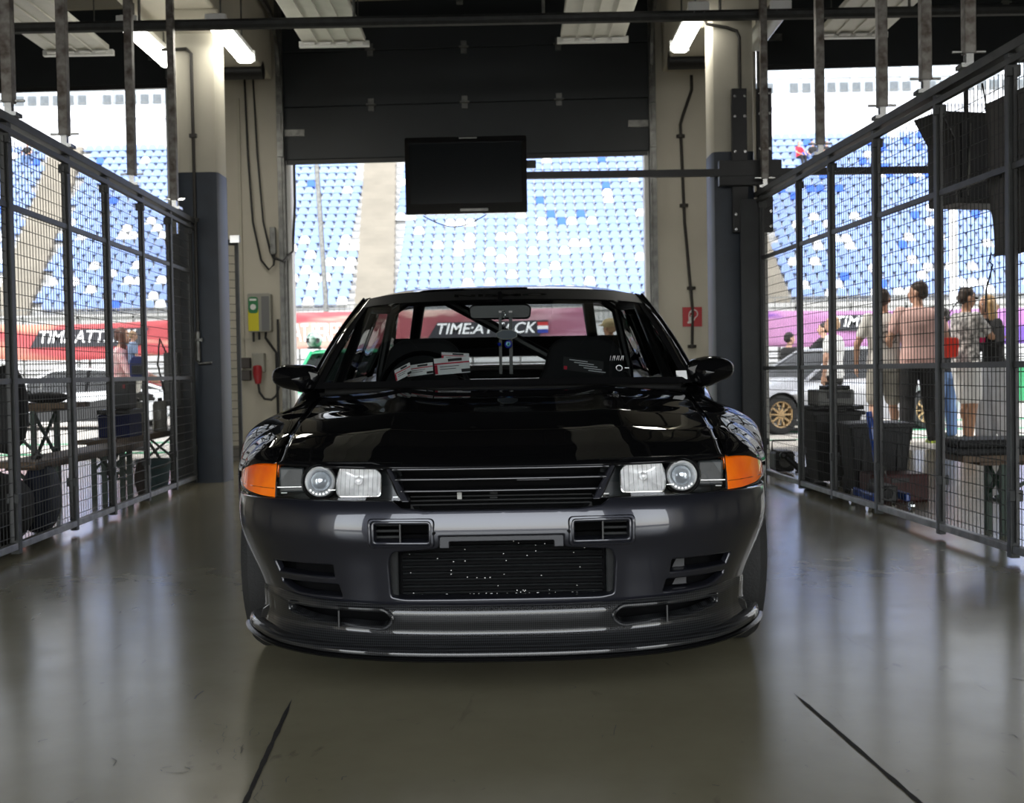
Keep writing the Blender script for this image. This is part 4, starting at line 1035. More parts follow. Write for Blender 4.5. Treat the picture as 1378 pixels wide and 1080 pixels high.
# splitter blade
def ring_band(name, m, Pa, parent, s0, s1, prof, n=90):
    mb = MB(); k = len(prof); V = []
    for i in range(n + 1):
        s = lerp(s0, s1, i / n); x, d = plan(s); kx = 1 - .075 * min(1, abs(x) / .7) ** 2; q = min(1, abs(x) / .7) ** 2
        sgn = 1 if x >= 0 else -1
        # outward direction in plan
        p, qv = plan(s + .004), plan(s - .004); t = Vector((p[0] - qv[0], p[1] - qv[1])).normalized(); nn = Vector((t.y, -t.x))
        for o, z in prof: V.append((x * kx + nn.x * o, d + nn.y * o + .006, z + .016 * q))
    F = [(i * k + j, i * k + (j + 1) % k, (i + 1) * k + (j + 1) % k, (i + 1) * k + j) for i in range(n) for j in range(k)] + [tuple(range(k)), tuple(n * k + j for j in reversed(range(k)))]
    return mb.add(V, F).build(name, m, parent, smooth=True, auto=.7)
ring_band('splitter', m_carbon, None, car, -S + .07, S - .07, [(.020, .181), (.030, .176), (.033, .170), (.032, .164), (.026, .160), (-.10, .160), (-.10, .170), (.0, .186)])
ring_band('splitter_edge', m_trimb, None, car, -S + .10, S - .10, [(.030, .161), (.042, .159), (.045, .156), (.042, .152), (.0, .152), (.0, .161)])
# winglets at the lip ends
for sg in (1, -1):
    MB().prism([(.575, .195), (.60, .245), (.635, .245), (.69, .205), (.70, .165), (.64, .165)], lambda p: Vector((sg * p[0], .20 + (p[0] - .55) * .9, p[1] + .02)), lambda p: Vector((sg * (p[0] + .01), .26 + (p[0] - .55) * .9, p[1] + .02))).build('lip_winglet', m_carbon, car, bevel=.004)
# ---- headlights and turn signals
def patch(name, m, parent, poly, off, step=.012, lipd=.012, P=PN, lip=.002):
    Q = (lambda s, z: P(s, z) + Vector((0, off, 0))); p2 = [(s_of_x(x), z) for x, z in poly]
    return cdt_panel(name, m, parent, Q, p2, [], step, .002, 0, lip, lipd)
HL = [(.262, .560), (.611, .560), (.607, .652), (.34, .650), (.308, .642)]
AM = [(.617, .561), (.665, .563), (.72, .569), (.750, .579), (.774, .595), (.773, .605), (.748, .622), (.710, .637), (.665, .648), (.613, .651)]
for sg, side in ((-1, 'left'), (1, 'right')):
    mp_ = (lambda pl: pl) if sg > 0 else mir
    # dark housing tub
    hb = MB(); n = 24
    def hp(x, z, dd): x_, = (x * sg,); p = PN(s_of_x(x_), z); return Vector((p.x, p.y + dd, p.z))
    xs_ = [lerp(.262, .612, k / n) for k in range(n + 1)]
    V = []; 
    for x in xs_:
        for z, dd in ((.558, .0), (.558, .075), (.655, .055), (.655, .0)): V.append(hp(x, z, dd))
    F = []
    for k in range(n):
        for j in range(3): F.append((k * 4 + j, k * 4 + j + 1, (k + 1) * 4 + j + 1, (k + 1) * 4 + j))
    F += [(0, 1, 2, 3), (n * 4, n * 4 + 3, n * 4 + 2, n * 4 + 1)]
    hl = hb.add(V, F).build('headlight', m_hous, car, recalc=True)
    # projector
    pc = PN(s_of_x(.484 * sg), .605); c = Vector((pc.x, pc.y + .012, .605)); 
    MB().lathe([(.050, .018), (.052, .004), (.047, -.006), (.044, .0), (.042, .03)], 40, c, 'Y').build('projector_ring', m_trimb, hl, smooth=True)
    MB().lathe([(.0425, .03), (.040, -.002), (.036, -.005), (.030, .006), (.027, .02)], 40, c, 'Y').build('projector_bezel', m_refl, hl, smooth=True)
    MB().lathe([(0, -.012), (.008, -.0115), (.016, -.008), (.023, -.001), (.0265, .008), (.027, .02)], 32, c, 'Y').build('projector_glass', m_lglass, hl, smooth=True)
    for k in range(-3, 4):
        a = -PI / 2 + k * .28; MB().box(c + Vector((.0335 * math.cos(a), -.002, .0335 * math.sin(a))), (.005, .006, .005)).build('bezel_clip', m_chrome, hl)
    # square high-beam reflector: parabolic bowl with ribs
    ro = round_poly([(.316, .570), (.432, .568), (.437, .60), (.430, .642), (.335, .642), (.314, .625)], .010, 4); V = []; nn_ = len(ro); ccx = sum(p[0] for p in ro) / nn_; ccz = sum(p[1] for p in ro) / nn_
    rngs = 7
    for k in range(rngs):
        t = k / (rngs - 1)
        for x, z in ro:
            xx, zz = lerp(x, ccx, t), lerp(z, ccz, t); V.append(hp(xx, zz, .010 + .035 * math.sin(t * PI / 2) ** .8))
    F = [(k * nn_ + i, k * nn_ + (i + 1) % nn_, (k + 1) * nn_ + (i + 1) % nn_, (k + 1) * nn_ + i) for k in range(rngs - 1) for i in range(nn_)]
    MB().add(V, F).build('high_beam_reflector', m_refl, hl, smooth=True, recalc=False)
    MB().tube([hp(x, z, .010) for x, z in ro], .0022, 6, closed=True).build('reflector_rim', m_chrome, hl, smooth=True)
    MB().ball(hp(ccx, ccz, .022), (.011, .012, .011), 12).build('bulb_cap', m_refl, hl, smooth=True)
    lr = MB(); 
    for k in range(9):
        x = lerp(.325, .425, k / 8); lr.tube([hp(x, .573, .0095), hp(x, .640, .0095)], .0006, 4)
    lr.build('fluted_glass', glass_mat('fluted', (.97, .97, .97), .16), hl)
    # inner vertical panel and side divider with parking lamp recess
    MB().box(hp(.57, .606, .03), (.07, .02, .07)).build('inner_cover', mat('lamp_smoke', (.035, .04, .042), .2, coat=.5), hl, bevel=.006)
    MB().box(hp(.57, .588, .016), (.075, .004, .002)).box(hp(.45, .584, .016), (.02, .004, .002)).build('trim_line', m_chrome, hl)
    MB().box(hp(.59, .572, .010), (.016, .002, .003)).box(hp(.275, .568, .008), (.014, .002, .003)).build('lens_marking', m_white, hl)
    patch('lens_cover', m_clear, hl, mp_(HL), .0, .02, .004)
    am = patch('turn_signal', m_amber, car, mp_(AM), .0, .012, .03); am['label'] = 'amber turn signal lens'
    MB().tube([PN(s_of_x(x * sg), .583) + Vector((0, -.0005, 0)) for x in (.62, .66, .70, .74, .762)], .0012, 5).build('lens_rib', mat('amber_dark', (.35, .05, .004), .2, coat=1), am)
    # dark gasket around lamps
    lp_ = mp_([(.260, .5575), (.6635, .5585), (.725, .566), (.755, .576), (.780, .594), (.778, .609), (.752, .627), (.713, .642), (.667, .6525), (.34, .6555), (.304, .646)])
    MB().tube([PN(s_of_x(x), z) + Vector((0, .004, 0)) for x, z in densify(lp_, .02)], .0035, 6, closed=True).build('lamp_gasket', m_trimb, car, smooth=True)
    MB().tube([PN(s_of_x(.614 * sg), z) + Vector((0, .002, 0)) for z in (.56, .60, .654)], .003, 6).build('lamp_divider', m_trimb, car)
    # painted cheek between lamp and grille
    MB().prism([(.238, .556), (.2585, .556), (.304, .644), (.292, .644), (.262, .60)], lambda p: hp(p[0], p[1], -.004), lambda p: hp(p[0], p[1], .05)).build('lamp_cheek', m_body, car, bevel=.003)
# ---- grille
gr = backer('grille', -.30, .30, .53, .655, .13, m_matteb)
def slat(z, x1, th, m, dd, nm='grille_slat'):
    mb = MB(); n = 30; pr = [(-.004, 0), (-.002, th / 2), (.05, th / 2 + .004), (.05, -th / 2), (-.002, -th / 2)]; V = []
    for i in range(n + 1):
        x = lerp(-x1, x1, i / n); d = d_of_x(x) + dd
        for a, b in pr: V.append((x, d + a, z + b))
    k = len(pr); F = [(i * k + j, i * k + (j + 1) % k, (i + 1) * k + (j + 1) % k, (i + 1) * k + j) for i in range(n) for j in range(k)] + [tuple(range(k)), tuple(n * k + j for j in reversed(range(k)))]
    return mb.add(V, F).build(nm, m, gr, smooth=True, auto=.5, bevel=.0012)
m_slat = mat('grille_slat_paint', (.03, .03, .034), .16, metal=.6, coat=1)
slat(.6385, .285, .007, m_slat, .052); slat(.6125, .277, .007, m_slat, .045); slat(.5825, .262, .007, m_slat, .040)
MB().box((.085, .06, .608), (.085, .004, .004)).build('grille_badge', mat('badge_dark', (.05, .05, .055), .3, metal=.6), gr)
rd = MB()
for z in (.541, .552, .563): rd.tube([(-.24, .10, z), (.24, .10, z)], .003, 6)
rd.build('lower_mesh', m_cool, gr); MB().box((-.11, .09, .566), (.012, .01, .02)).build('latch', m_galv, gr); MB().box((-.02, .11, .563), (.02, .01, .028)).build('hood_catch', m_cool, gr)
# ---- hood
_zc = smooth_tab([(.03, .634), (.055, .643), (.075, .650), (.10, .658), (.15, .672), (.2, .688), (.35, .724), (.6, .766), (.9, .806), (1.2, .836), (1.4, .848)], .03)
def edge_x(v): return lerp(.612, .672, v)
def hood_pt(u, v):
    x = u * edge_x(v); df = d_of_x(x) + .058; db = 1.13 + .21 * (x / .68) ** 2; w_ = v ** 1.0
    d = lerp(df, db, w_); eff = d - d_of_x(x) * (1 - w_) ** 2
    ridge = .010 * math.exp(-((abs(u) - .52) / .12) ** 2) * min(1, v * 2.2)
    z = _zc(eff) - .030 * abs(u) ** 2.6 * min(1, v * 1.8) + ridge * .8 + .007 * u * u * (1 - v)
    return Vector((x, d, z))
def grid_obj(name, m, parent, fn, nu, nv, flip=False, sol=.0, n2=True):
    V = [fn(i / nu, j / nv) for i in range(nu + 1) for j in range(nv + 1)]; w_ = nv + 1; F = []; N = []
    for i in range(nu):
        for j in range(nv):
            q = (i * w_ + j, (i + 1) * w_ + j, (i + 1) * w_ + j + 1, i * w_ + j + 1); F.append(tuple(reversed(q)) if flip else q)
    mb = MB().add(V, F); return mb.build(name, m, parent, smooth=True, auto=0, recalc=False, sol=sol)
def hv(v): return v * v * .35 + v * .65
grid_obj('hood', m_body_shaded, car, lambda a, b: hood_pt(a * 2 - 1, hv(b)), 60, 50, sol=.008)
# ---- fenders and flanks
def xs_side(d): return interp(d, XS)
XS0 = [(.0 + dd + .052, x) for x, dd in [(x_ / 100, d_of_x(x_ / 100)) for x_ in (60, 63, 66, 69, 72, 74, 76, 77.5)]]
XS = XS0 + [(.50, .795), (.60, .815), (.72, .830), (.87, .842), (1.0, .845), (1.2, .845), (1.5, .850), (2.8, .86), (3.2, .872), (3.485, .8775), (3.8, .868), (4.1, .85), (4.35, .82), (4.45, .78), (4.53, .70)]
xsf = smooth_tab(XS, .05)
def hood_edge(d):
    # x, z of the hood edge for a given d
    lo, hi = 0.0, 1.0
    for _ in range(24):
        mid = (lo + hi) / 2
        if hood_pt(1, mid).y < d: lo = mid
        else: hi = mid
    p = hood_pt(1, (lo + hi) / 2); return p.x + .004, p.z
BELT = smooth_tab([(1.0, .826), (1.3, .845), (2.0, .865), (3.0, .89), (3.7, .905), (4.2, .90), (4.4, .885), (4.53, .84)], .08)
def top_edge(d):
    if d <= 1.30: return hood_edge(d)
    x0, z0 = hood_edge(1.30); t = min(1, (d - 1.30) / .25); return lerp(x0, .735 if d < 3.6 else .735, t) if d < 3.9 else lerp(.735, .62, (d - 3.9) / .63), lerp(z0, BELT(d), t)
def arch(d, dc, R, base):
    q = abs(d - dc)
    return max(base if q > R * .8 and d > dc else 0, .29 + math.sqrt(R * R - q * q)) if q < R else base
def zbot(d):
    b = interp(d, [(.12, .650), (.24, .648), (.32, .640), (.40, .622), (.44, .598), (.47, .57), (.50, .56), (1.0, .20), (1.2, .20), (3.1, .20), (3.8, .22), (4.1, .30), (4.53, .34)])
    return arch(d, .87, .40, b) if .50 < d < 1.27 else (arch(d, 3.485, .36, b) if d > 3 else b)
def side_pt(d, t, sg):
    xe, ze = top_edge(d); xs_ = max(xsf(d), xe + .004); zb = zbot(d); zm = min(.60, ze - .02) if zb < .5 else max(zb, min(.60, ze - .01))
    zm = max(zm, zb)
    k = .62
    if t < k:
        a = t / k * PI / 2; x = xe + (xs_ - xe) * math.sin(a) ** 1.06; z = zm + (ze - zm) * max(0, math.cos(a)) ** 1.06
    else:
        q = (t - k) / (1 - k); z = lerp(zm, zb, q); x = xs_ - .035 * max(0, (zm - z) / .4) ** 2
        fl_ = max(0, 1 - min(abs(d - .87), abs(d - 3.485)) / .42); x += 0.0 * fl_
    return Vector((sg * x, d, z))
for sg in (-1, 1):
    grid_obj('front_fender', m_body_shaded, car, lambda a, b, sg=sg: side_pt(lerp(.19, 1.42, a), b, sg), 110, 26, flip=sg < 0, sol=.0)
    grid_obj('door_skin', m_body, car, lambda a, b, sg=sg: side_pt(lerp(1.425, 2.62, a), b, sg), 30, 26, flip=sg < 0)
    grid_obj('rear_quarter', m_body, car, lambda a, b, sg=sg: side_pt(lerp(2.625, 4.53, a), b, sg), 90, 26, flip=sg < 0)
# cowl, inner wheel wells, floor pan, trunk, tail
grid_obj('cowl', m_trimb, car, lambda a, b: Vector(((a * 2 - 1) * .70, lerp(1.10, 1.30, b) + .22 * (a * 2 - 1) ** 2, .826 + .012 * b - .028 * abs(a * 2 - 1) ** 2.6)), 30, 4)
def trunk_pt(a, b):
    d = lerp(3.60, 4.53, b); xe, ze = top_edge(d); u = a * 2 - 1; return Vector((u * xe, d, ze + .028 * (1 - abs(u) ** 2.5) * (1 if b < .9 else (1 - b) * 10)))
grid_obj('boot_lid', m_body, car, trunk_pt, 24, 16)
mb = MB().add([(-.70, 4.53, .34), (.70, 4.53, .34), (.62, 4.53, .845), (-.62, 4.53, .845)], [(0, 1, 2, 3)]).box((0, 2.5, .19), (1.5, 3.6, .03)); mb.build('floor_pan', m_matteb, car)
for sg in (-1, 1):
    for dc in (.87, 3.485):
        MB().lathe([(.37, .50), (.37, .79)], 24, (0, dc, .29), 'X', a0=-.1, a1=PI - .75).build('wheel_well', m_matteb, car, smooth=True).scale = (sg, 1, 1)
MB().box((0, .75, .45), (1.1, .9, .3)).build('engine_bay', m_matteb, car)
# ---- wheels
m_rim = mat('rim_dark', (.06, .06, .065), .3, metal=.8)
def wheel(x, d, R=.318, w_=.24, m=m_rim, parent=car, tm=m_rubber, spokes=6, face=1):
    prof = [(R * .66, -w_ / 2 + .01), (R * .80, -w_ / 2), (R * .95, -w_ / 2 + .012), (R, -w_ / 2 + .035), (R, w_ / 2 - .035), (R * .95, w_ / 2 - .012), (R * .80, w_ / 2), (R * .66, w_ / 2 - .01)]
    t = MB().lathe(prof, 48, (x, d, R), 'X').build('wheel', tm, parent, smooth=True)
    MB().lathe([(R * .66, -w_ / 2 + .01), (R * .60, -w_ / 2 + .02), (R * .60, w_ / 2 - .02), (R * .66, w_ / 2 - .01)], 40, (x, d, R), 'X').build('rim', m, t, smooth=True)
    s = MB(); fx = x + face * (w_ / 2 - .03)
    s.lathe([(0, .01), (R * .16, .008), (R * .17, -.03)], 20, (fx, d, R), 'X')
    for k in range(spokes):
        a = 2 * PI * k / spokes; s.bar((fx, d, R), (fx - face * .005, d + R * .61 * math.cos(a), R + R * .61 * math.sin(a)), .03, .022 + .0 * k, up=Vector((1, 0, 0)))
    s.build('spokes', m, t, bevel=.004)
    MB().lathe([(0, 0), (R * .5, 0), (R * .5, .02)], 24, (x - face * .01, d, R), 'X').build('brake_disc', m_galv, t)
    return t
for sg in (-1, 1):
    wheel(sg * .706, .87, w_=.225, face=sg); wheel(sg * .758, 3.485, face=sg)
# ---- door mirrors
for sg in (-1, 1):
    V = []; F = []; n = 20; rings = [(0, .0), (.03, .72), (.07, .93), (.11, 1.0), (.15, 1.0), (.16, .97)]
    mc = Vector((sg * .800, 1.40, .885))
    def ringpt(a, k, off):
        ca, sa = math.cos(a), math.sin(a); e = .75
        x = math.copysign(abs(ca) ** e, ca) * .096 * k; z = math.copysign(abs(sa) ** e, sa) * .056 * k
        # outer end droops and tapers like a teardrop
        z *= 1 - .22 * (x / .096) * sg * (1 if sg > 0 else 1)
        z += -.010 * (x * sg / .096 < 0)
        return mc + Vector((x, off, z - .10 * (-(x * sg)) * .28))
    for off, k in rings:
        for i in range(n): V.append(ringpt(2 * PI * i / n, max(k, .001), off))
    m_ = len(rings)
    F = [(r * n + i, r * n + (i + 1) % n, (r + 1) * n + (i + 1) % n, (r + 1) * n + i) for r in range(m_ - 1) for i in range(n)] + [tuple((m_ - 1) * n + i for i in range(n))]
    mo = MB().add(V, F).build('door_mirror', m_body_shaded, car, smooth=True, auto=.9, sub=1)
    MB().prism([(.0, -.03), (.09, -.012), (.09, .030), (0, .05)], lambda p: Vector((sg * (.795 - p[0]), 1.44, .872 + p[1] - .02 * p[0])), lambda p: Vector((sg * (.795 - p[0]), 1.50, .872 + p[1]))).build('mirror_arm', m_trimb, mo, bevel=.006)
    MB().add([tuple(ringpt(2 * PI * i / n, .88, .158)) for i in range(n)], [tuple(range(n))]).build('mirror_glass', m_chrome, mo)
# ================================================================= cabin
def wb(u): return Vector((.722 * u, 1.14 + .22 * u * u, .840 - .004 * u * u))
def wt(u): return Vector((.590 * u, 1.98 + .10 * u * u, 1.242 - .010 * u * u - .016 * abs(u) ** 7))
def roof_pt(u, v):
    d = lerp(1.98 + .10 * u * u, 3.07 - .05 * u * u, v); xw = interp(v, [(0, .590), (.4, .602), (.8, .585), (1, .560)])
    zc = interp(v, [(0, 1.242), (.15, 1.266), (.3, 1.283), (.5, 1.293), (.75, 1.287), (1, 1.262)])
    return Vector((xw * u, d, zc - .010 * u * u - .016 * abs(u) ** 7 - .040 * abs(u) ** 6 * math.sin(PI * v) - .01 * abs(u) ** 5 * v))
# windscreen glass (full pane) and sun strip on it
def wsp(u, v, off=0.0):
    a, b = wb(u), wt(u); p = a.lerp(b, v); p.z += .020 * math.sin(PI * v); p.y -= .012 * math.sin(PI * v) ; return p + Vector((0, -off * .45, off * .9))
ws = grid_obj('windscreen', m_wind, car, lambda a, b: wsp((a * 2 - 1) * .975, lerp(.015, .985, b)), 24, 14)
m_strip = mat('sun_strip', (.010, .0105, .011), .45)
grid_obj('sun_strip', m_strip, ws, lambda a, b: wsp((a * 2 - 1) * .975, lerp(.845, .985, b), .003), 24, 3)
o1 = wsp(-.33, .875, .006); o2 = wsp(.33, .875, .006); up_ = (wsp(0, .98, .006) - wsp(0, .86, .006)).normalized()
text_mesh('NISMO', 'strip_lettering', mat('strip_letter_black', (.002, .002, .002), .25), ws, o1 + Vector((0, -.028, 0)), (1, 0, 0), up_, .034, .001, width=.385, bold=.03)
grid_obj('glass_frit', m_matteb, ws, lambda a, b: wsp((a * 2 - 1) * .975, lerp(.0, .05, b), .002), 24, 2)
for sg in (-1, 1):
    grid_obj('glass_frit', m_matteb, ws, lambda a, b, sg=sg: wsp(sg * lerp(.94, .98, b), lerp(.0, .985, a), .0022), 16, 2)
    # A pillar
    mb = MB(); V = []
    for i in range(17):
        v = i / 16; p = wsp(sg * .975, v); q = wsp(sg * 1.0, v) + Vector((sg * .022, .05, -.006)); r_ = q + Vector((sg * .006, .055, -.012))
        V += [p + Vector((0, -.002, .004)), q + Vector((-sg * .008, -.035, .008)), q, r_, r_ + Vector((-sg * .04, .0, -.005)), p + Vector((0, .03, -.02))]
    F = [(i * 6 + j, i * 6 + (j + 1) % 6, (i + 1) * 6 + (j + 1) % 6, (i + 1) * 6 + j) for i in range(16) for j in range(6)]
    mb.add(V, F).build('a_pillar', m_body_shaded, car, smooth=True, auto=.9)
    mb = MB().tube([wsp(sg * 1.0, v / 12) + Vector((sg * .020, .035, .004)) for v in range(13)], .006, 6); mb.build('rain_gutter', m_trimb, car, smooth=True)
grid_obj('roof', m_body_shaded, car, lambda a, b: roof_pt(a * 2 - 1, b), 40, 30, sol=.02)
# rear glass
def rg(u, v):
    a = Vector((.560 * u, 3.07 - .05 * u * u, 1.262 - .033 * u * u)); b = Vector((.665 * u, 3.72 - .06 * u * u, .925 - .004 * u * u)); p = a.lerp(b, v); p.z += .018 * math.sin(PI * v); return p
grid_obj('rear_window', glass_mat('rear_glass', (.90, .91, .91), .05), car, lambda a, b: rg((a * 2 - 1), b), 20, 10)
for sg in (-1, 1):
    # side glass, B and C pillars
    top = lambda t: (wt(1).lerp(roof_pt(1, 0), 0) if t == 0 else roof_pt(1, t))
    def sidepane(a, b, sg=sg, d0=1.5, d1=2.55):
        # a along, b up
        dd = lerp(d0, d1, a); xe, ze = top_edge(dd); lo = Vector((sg * (xe - .005), dd, ze - .01))
        vv = min(1, max(0, (dd - 2.05) / 1.0)); rp = roof_pt(sg * 1.0, vv)
        if dd < 2.08:
            w_ = wsp(sg, min(1, max(0, (dd - 1.36) / (2.08 - 1.36)))); hi = Vector((w_.x + sg * .02, dd + .04, w_.z - .015))
        else: hi = Vector((rp.x, dd, rp.z - .012))
        return lo.lerp(hi, b)
    sw = grid_obj('side_window', m_tint, car, lambda a, b: sidepane(a, b), 14, 6)
    grid_obj('quarter_window', m_tint, car, lambda a, b: sidepane(a, b, d0=2.66, d1=3.05), 6, 6)
    grid_obj('b_pillar', m_body_shaded, car, lambda a, b: sidepane(a, b, d0=2.55, d1=2.66), 3, 6, sol=.03)
    def cpil(a, b, sg=sg):
        p = sidepane(1, 1 - b, d0=2.6, d1=3.05); q = rg(sg * 1.0, b); xe, ze = top_edge(lerp(3.05, 3.66, b)); return p.lerp(q, a)
    grid_obj('c_pillar', m_body_shaded, car, cpil, 6, 10, sol=.02)
    # parcel-side filler between glass and flank
    grid_obj('shoulder', m_body, car, lambda a, b, sg=sg: Vector((sg * lerp(.64, top_edge(lerp(2.9, 3.72, a))[0] + .01, b), lerp(2.9, 3.72, a), top_edge(lerp(2.9, 3.72, a))[1] + .004)), 8, 3)
    # drip rail
    MB().tube([roof_pt(sg * 1.0, v / 12) + Vector((sg * .004, 0, -.004)) for v in range(13)], .008, 6).build('drip_rail', m_trimb, car, smooth=True)
# rear wing
wing = MB(); pr = round_poly([(0, 1.00), (.02, .985), (.20, 1.075), (.215, 1.115), (.19, 1.118)], .01, 3)
wing.prism(pr, lambda p: Vector((-.72, 4.30 + p[0], p[1])), lambda p: Vector((.72, 4.30 + p[0], p[1])))
wg = wing.build('rear_wing', m_body_shaded, car, smooth=True, auto=.7)
for x in (-.70, .70): MB().box((x, 4.40, .96), (.05, .2, .16)).build('wing_stand', m_body_shaded, wg, bevel=.01)
# ---- interior
MB().box((0, 2.5, .45), (1.35, 2.3, .5)).build('cabin_tub', m_int, car)
def dash_pt(u, v):
    return Vector((.67 * u, lerp(1.18 + .2 * u * u, 1.75, v), .838 + .012 * math.sin(PI * min(1, v * 1.3)) * (1 - .2 * u * u) - (.05 * max(0, v - .7) / .3)))
ds = grid_obj('dashboard', m_int, car, lambda a, b: dash_pt(a * 2 - 1, b), 24, 8, sol=.03)
MB().add([(-.26 + .13 * math.cos(a) + 0, 1.62, .835 + .05 * math.sin(a)) for a in [PI * i / 12 for i in range(13)]] + [(-.26 + .13 * math.cos(a), 1.75, .835 + .05 * math.sin(a)) for a in [PI * i / 12 for i in range(13)]], [(i, i + 1, 14 + i, 13 + i) for i in range(12)]).build('gauge_hood', m_int, ds, smooth=True)
MB().lathe([(.175, 0), (.185, .012), (.175, .024), (.165, .012), (.175, 0)], 32, (-.34, 1.86, .80), 'Y').build('steering_wheel', m_trimb, car, smooth=True)
m_seat = mat('seat_fabric', (.010, .010, .011), .85)
for sg in (-1, 1):
    st = MB()
    prof = [(-.24, .40), (.24, .40), (.25, .78), (.18, .90), (.155, 1.0), (.10, 1.045), (-.10, 1.045), (-.155, 1.0), (-.18, .90), (-.25, .78)]
    st.prism(round_poly(prof, .04, 4), lambda p: Vector((sg * .36 + p[0], 2.05 + (p[1] - .4) * .25, p[1])), lambda p: Vector((sg * .36 + p[0], 2.17 + (p[1] - .4) * .25, p[1])))
    st.box((sg * .36, 1.85, .42), (.48, .5, .16))
    st.build('bucket_seat', m_seat, car, bevel=.02)
hs_ = MB().tube([(-.17, 3.05, .86), (-.17, 3.05, .97), (-.13, 3.05, 1.0), (-.06, 3.05, .97)], .02, 6)
# roll cage
m_cage = mat('cage_black', (.008, .008, .009), .35)
def cage(name, pts, r=.021): return MB().tube(pts, r, 10).build(name, m_cage, car, smooth=True)
cage('roll_hoop', [(-.62, 2.62, .45), (-.60, 2.62, .9), (-.54, 2.62, 1.18), (-.46, 2.62, 1.235), (.46, 2.62, 1.235), (.54, 2.62, 1.18), (.60, 2.62, .9), (.62, 2.62, .45)])
cage('cage_stay', [(-.405, 2.66, 1.245), (-.52, 3.35, .90)], .028); cage('cage_stay', [(.405, 2.66, 1.245), (.50, 3.35, .90)], .028)
cage('cage_diagonal', [(-.28, 2.62, 1.24), (.50, 2.62, .80)], .024)
cage('front_hoop', [(-.66, 1.5, .80), (-.58, 2.0, 1.17), (-.56, 2.62, 1.20)]); cage('front_hoop', [(.66, 1.5, .80), (.58, 2.0, 1.17), (.56, 2.62, 1.20)])
MB().box((0, 3.45, .88), (1.25, .5, .03)).build('parcel_shelf', m_int, car)
# interior mirror with stem
im = MB().prism(round_poly([(-.125, -.028), (.125, -.028), (.13, .022), (.11, .034), (-.11, .034), (-.13, .022)], .02, 4), lambda p: Vector((p[0] - .01, 1.80, 1.135 + p[1])), lambda p: Vector((p[0] - .01, 1.835, 1.135 + p[1]))).build('rear_view_mirror', m_trimb, car, smooth=True, bevel=.006)
MB().tube([(-.01, 1.82, 1.16), (-.01, 1.86, 1.22)], .01, 6).build('mirror_stem', m_trimb, im)
# dark door trims so cabin side reads closed
for sg in (-1, 1):
    MB().box((sg * .70, 2.1, .64), (.06, 1.35, .36)).build('door_trim', m_int, car)
# small stickers on glass
def wsx(px, py, off=-.003):
    # point on windscreen plane for a reference pixel
    best = None
    for i in range(-96, 97, 2):
        for j in range(0, 50):
            p = wsp(i / 100, j / 50, off); u, v = px_of(p + Vector((CX, Y0, 0))); e = (u - px) ** 2 + (v - py) ** 2
            if best is None or e < best[0]: best = (e, p)
    return best[1]
m_stk = mat('sticker_white', (.75, .75, .76), .5)
p0 = wsx(916, 505, .004); MB().prism([(-.02, -.016), (.02, -.016), (.02, .016), (-.02, .016)], lambda q: p0 + Vector((q[0], q[1] * .8, q[1])), lambda q: p0 + Vector((q[0], q[1] * .8 - .001, q[1] + .001))).build('glass_sticker', m_stk, ws)
p0 = wsx(835, 495, .004); MB().tube([p0 + Vector((-.006 + .011 * math.cos(a), .008 * math.sin(a), .010 * math.sin(a))) for a in [2 * PI * i / 16 for i in range(16)]], .0018, 5, closed=True).box(p0 + Vector((.022, 0, 0)), (.016, .001, .003)).build('ring_sticker', m_stk, ws)
p0 = wsx(832, 482, .004); mb = MB()
for k in range(7): mb.bar(p0 + Vector((-.028 + k * .008, 0, -.008)), p0 + Vector((-.024 + k * .008 + .003 * (k % 2), .010, .010)), .0016)
mb.build('script_sticker', m_stk, ws)
# ---- things resting behind the windscreen
def at_loc(px, py, d): p = atY(px, py, Y0 + d); return p
m_paper = mat('paper_white', (.82, .82, .82), .6); m_pred = mat('paper_red', (.55, .02, .05), .6); m_pblk = mat('paper_black', (.02, .02, .02), .6)
def card(px0, px1, py0, py1, d, tilt, seed, label, dark=False):
    a = atY(px0, py1, Y0 + d); c = atY(px1, py0, Y0 + d); w_ = c.x - a.x; h_ = c.z - a.z
    t = empty('paper_card', ((a.x + c.x) / 2, Y0 + d, a.z), tilt, label, 'card', None); t.rotation_euler[1] = [0, -.42, -.12, -.07, .06, .14][seed]
    M = Matrix.Rotation(math.radians(-28), 3, 'X'); r = random.Random(seed); hh = h_ / math.cos(math.radians(28)) 
    f = lambda x, z, o: Vector((x, z * .5 - o, z * 1.0))
    base = m_pblk if dark else m_paper
    MB().prism([(-w_ / 2, 0), (w_ / 2, 0), (w_ / 2, h_), (-w_ / 2, h_)], lambda q: f(q[0], q[1], 0), lambda q: f(q[0], q[1], -.001)).build('sheet', base, t)
    def blk(nm, x0, x1, z0, z1, m): MB().prism([(x0 * w_, z0 * h_), (x1 * w_, z0 * h_), (x1 * w_, z1 * h_), (x0 * w_, z1 * h_)], lambda q: f(q[0], q[1], .0012), lambda q: f(q[0], q[1], .0002)).build(nm, m, t)
    if not dark:
        blk('red_band', -.5, .5, .62, .70, m_pred); blk('red_band', -.5, -.42, .05, .6, m_pred)
        blk('black_patch', -.1, .30, .76, .93, m_pblk); blk('black_patch', .25, .5, .05, .25, m_pblk); blk('text_line', -.35, .2, .45, .49, MATS['holder_grey']); blk('text_line', -.35, .1, .30, .34, MATS['holder_grey'])
    else:
        for k in range(5): 
            z = .15 + k * .16; x0 = -.35 + .12 * (4 - k); blk('text_line', x0, x0 + .3 + .2 * r.random(), z, z + .06, m_stk)
        blk('red_band', -.48, -.40, .05, .3, m_pred)
    return t
card(531, 556, 491, 508, 1.36, -.35, 1, 'small red and white card leaning leftmost on the dashboard')
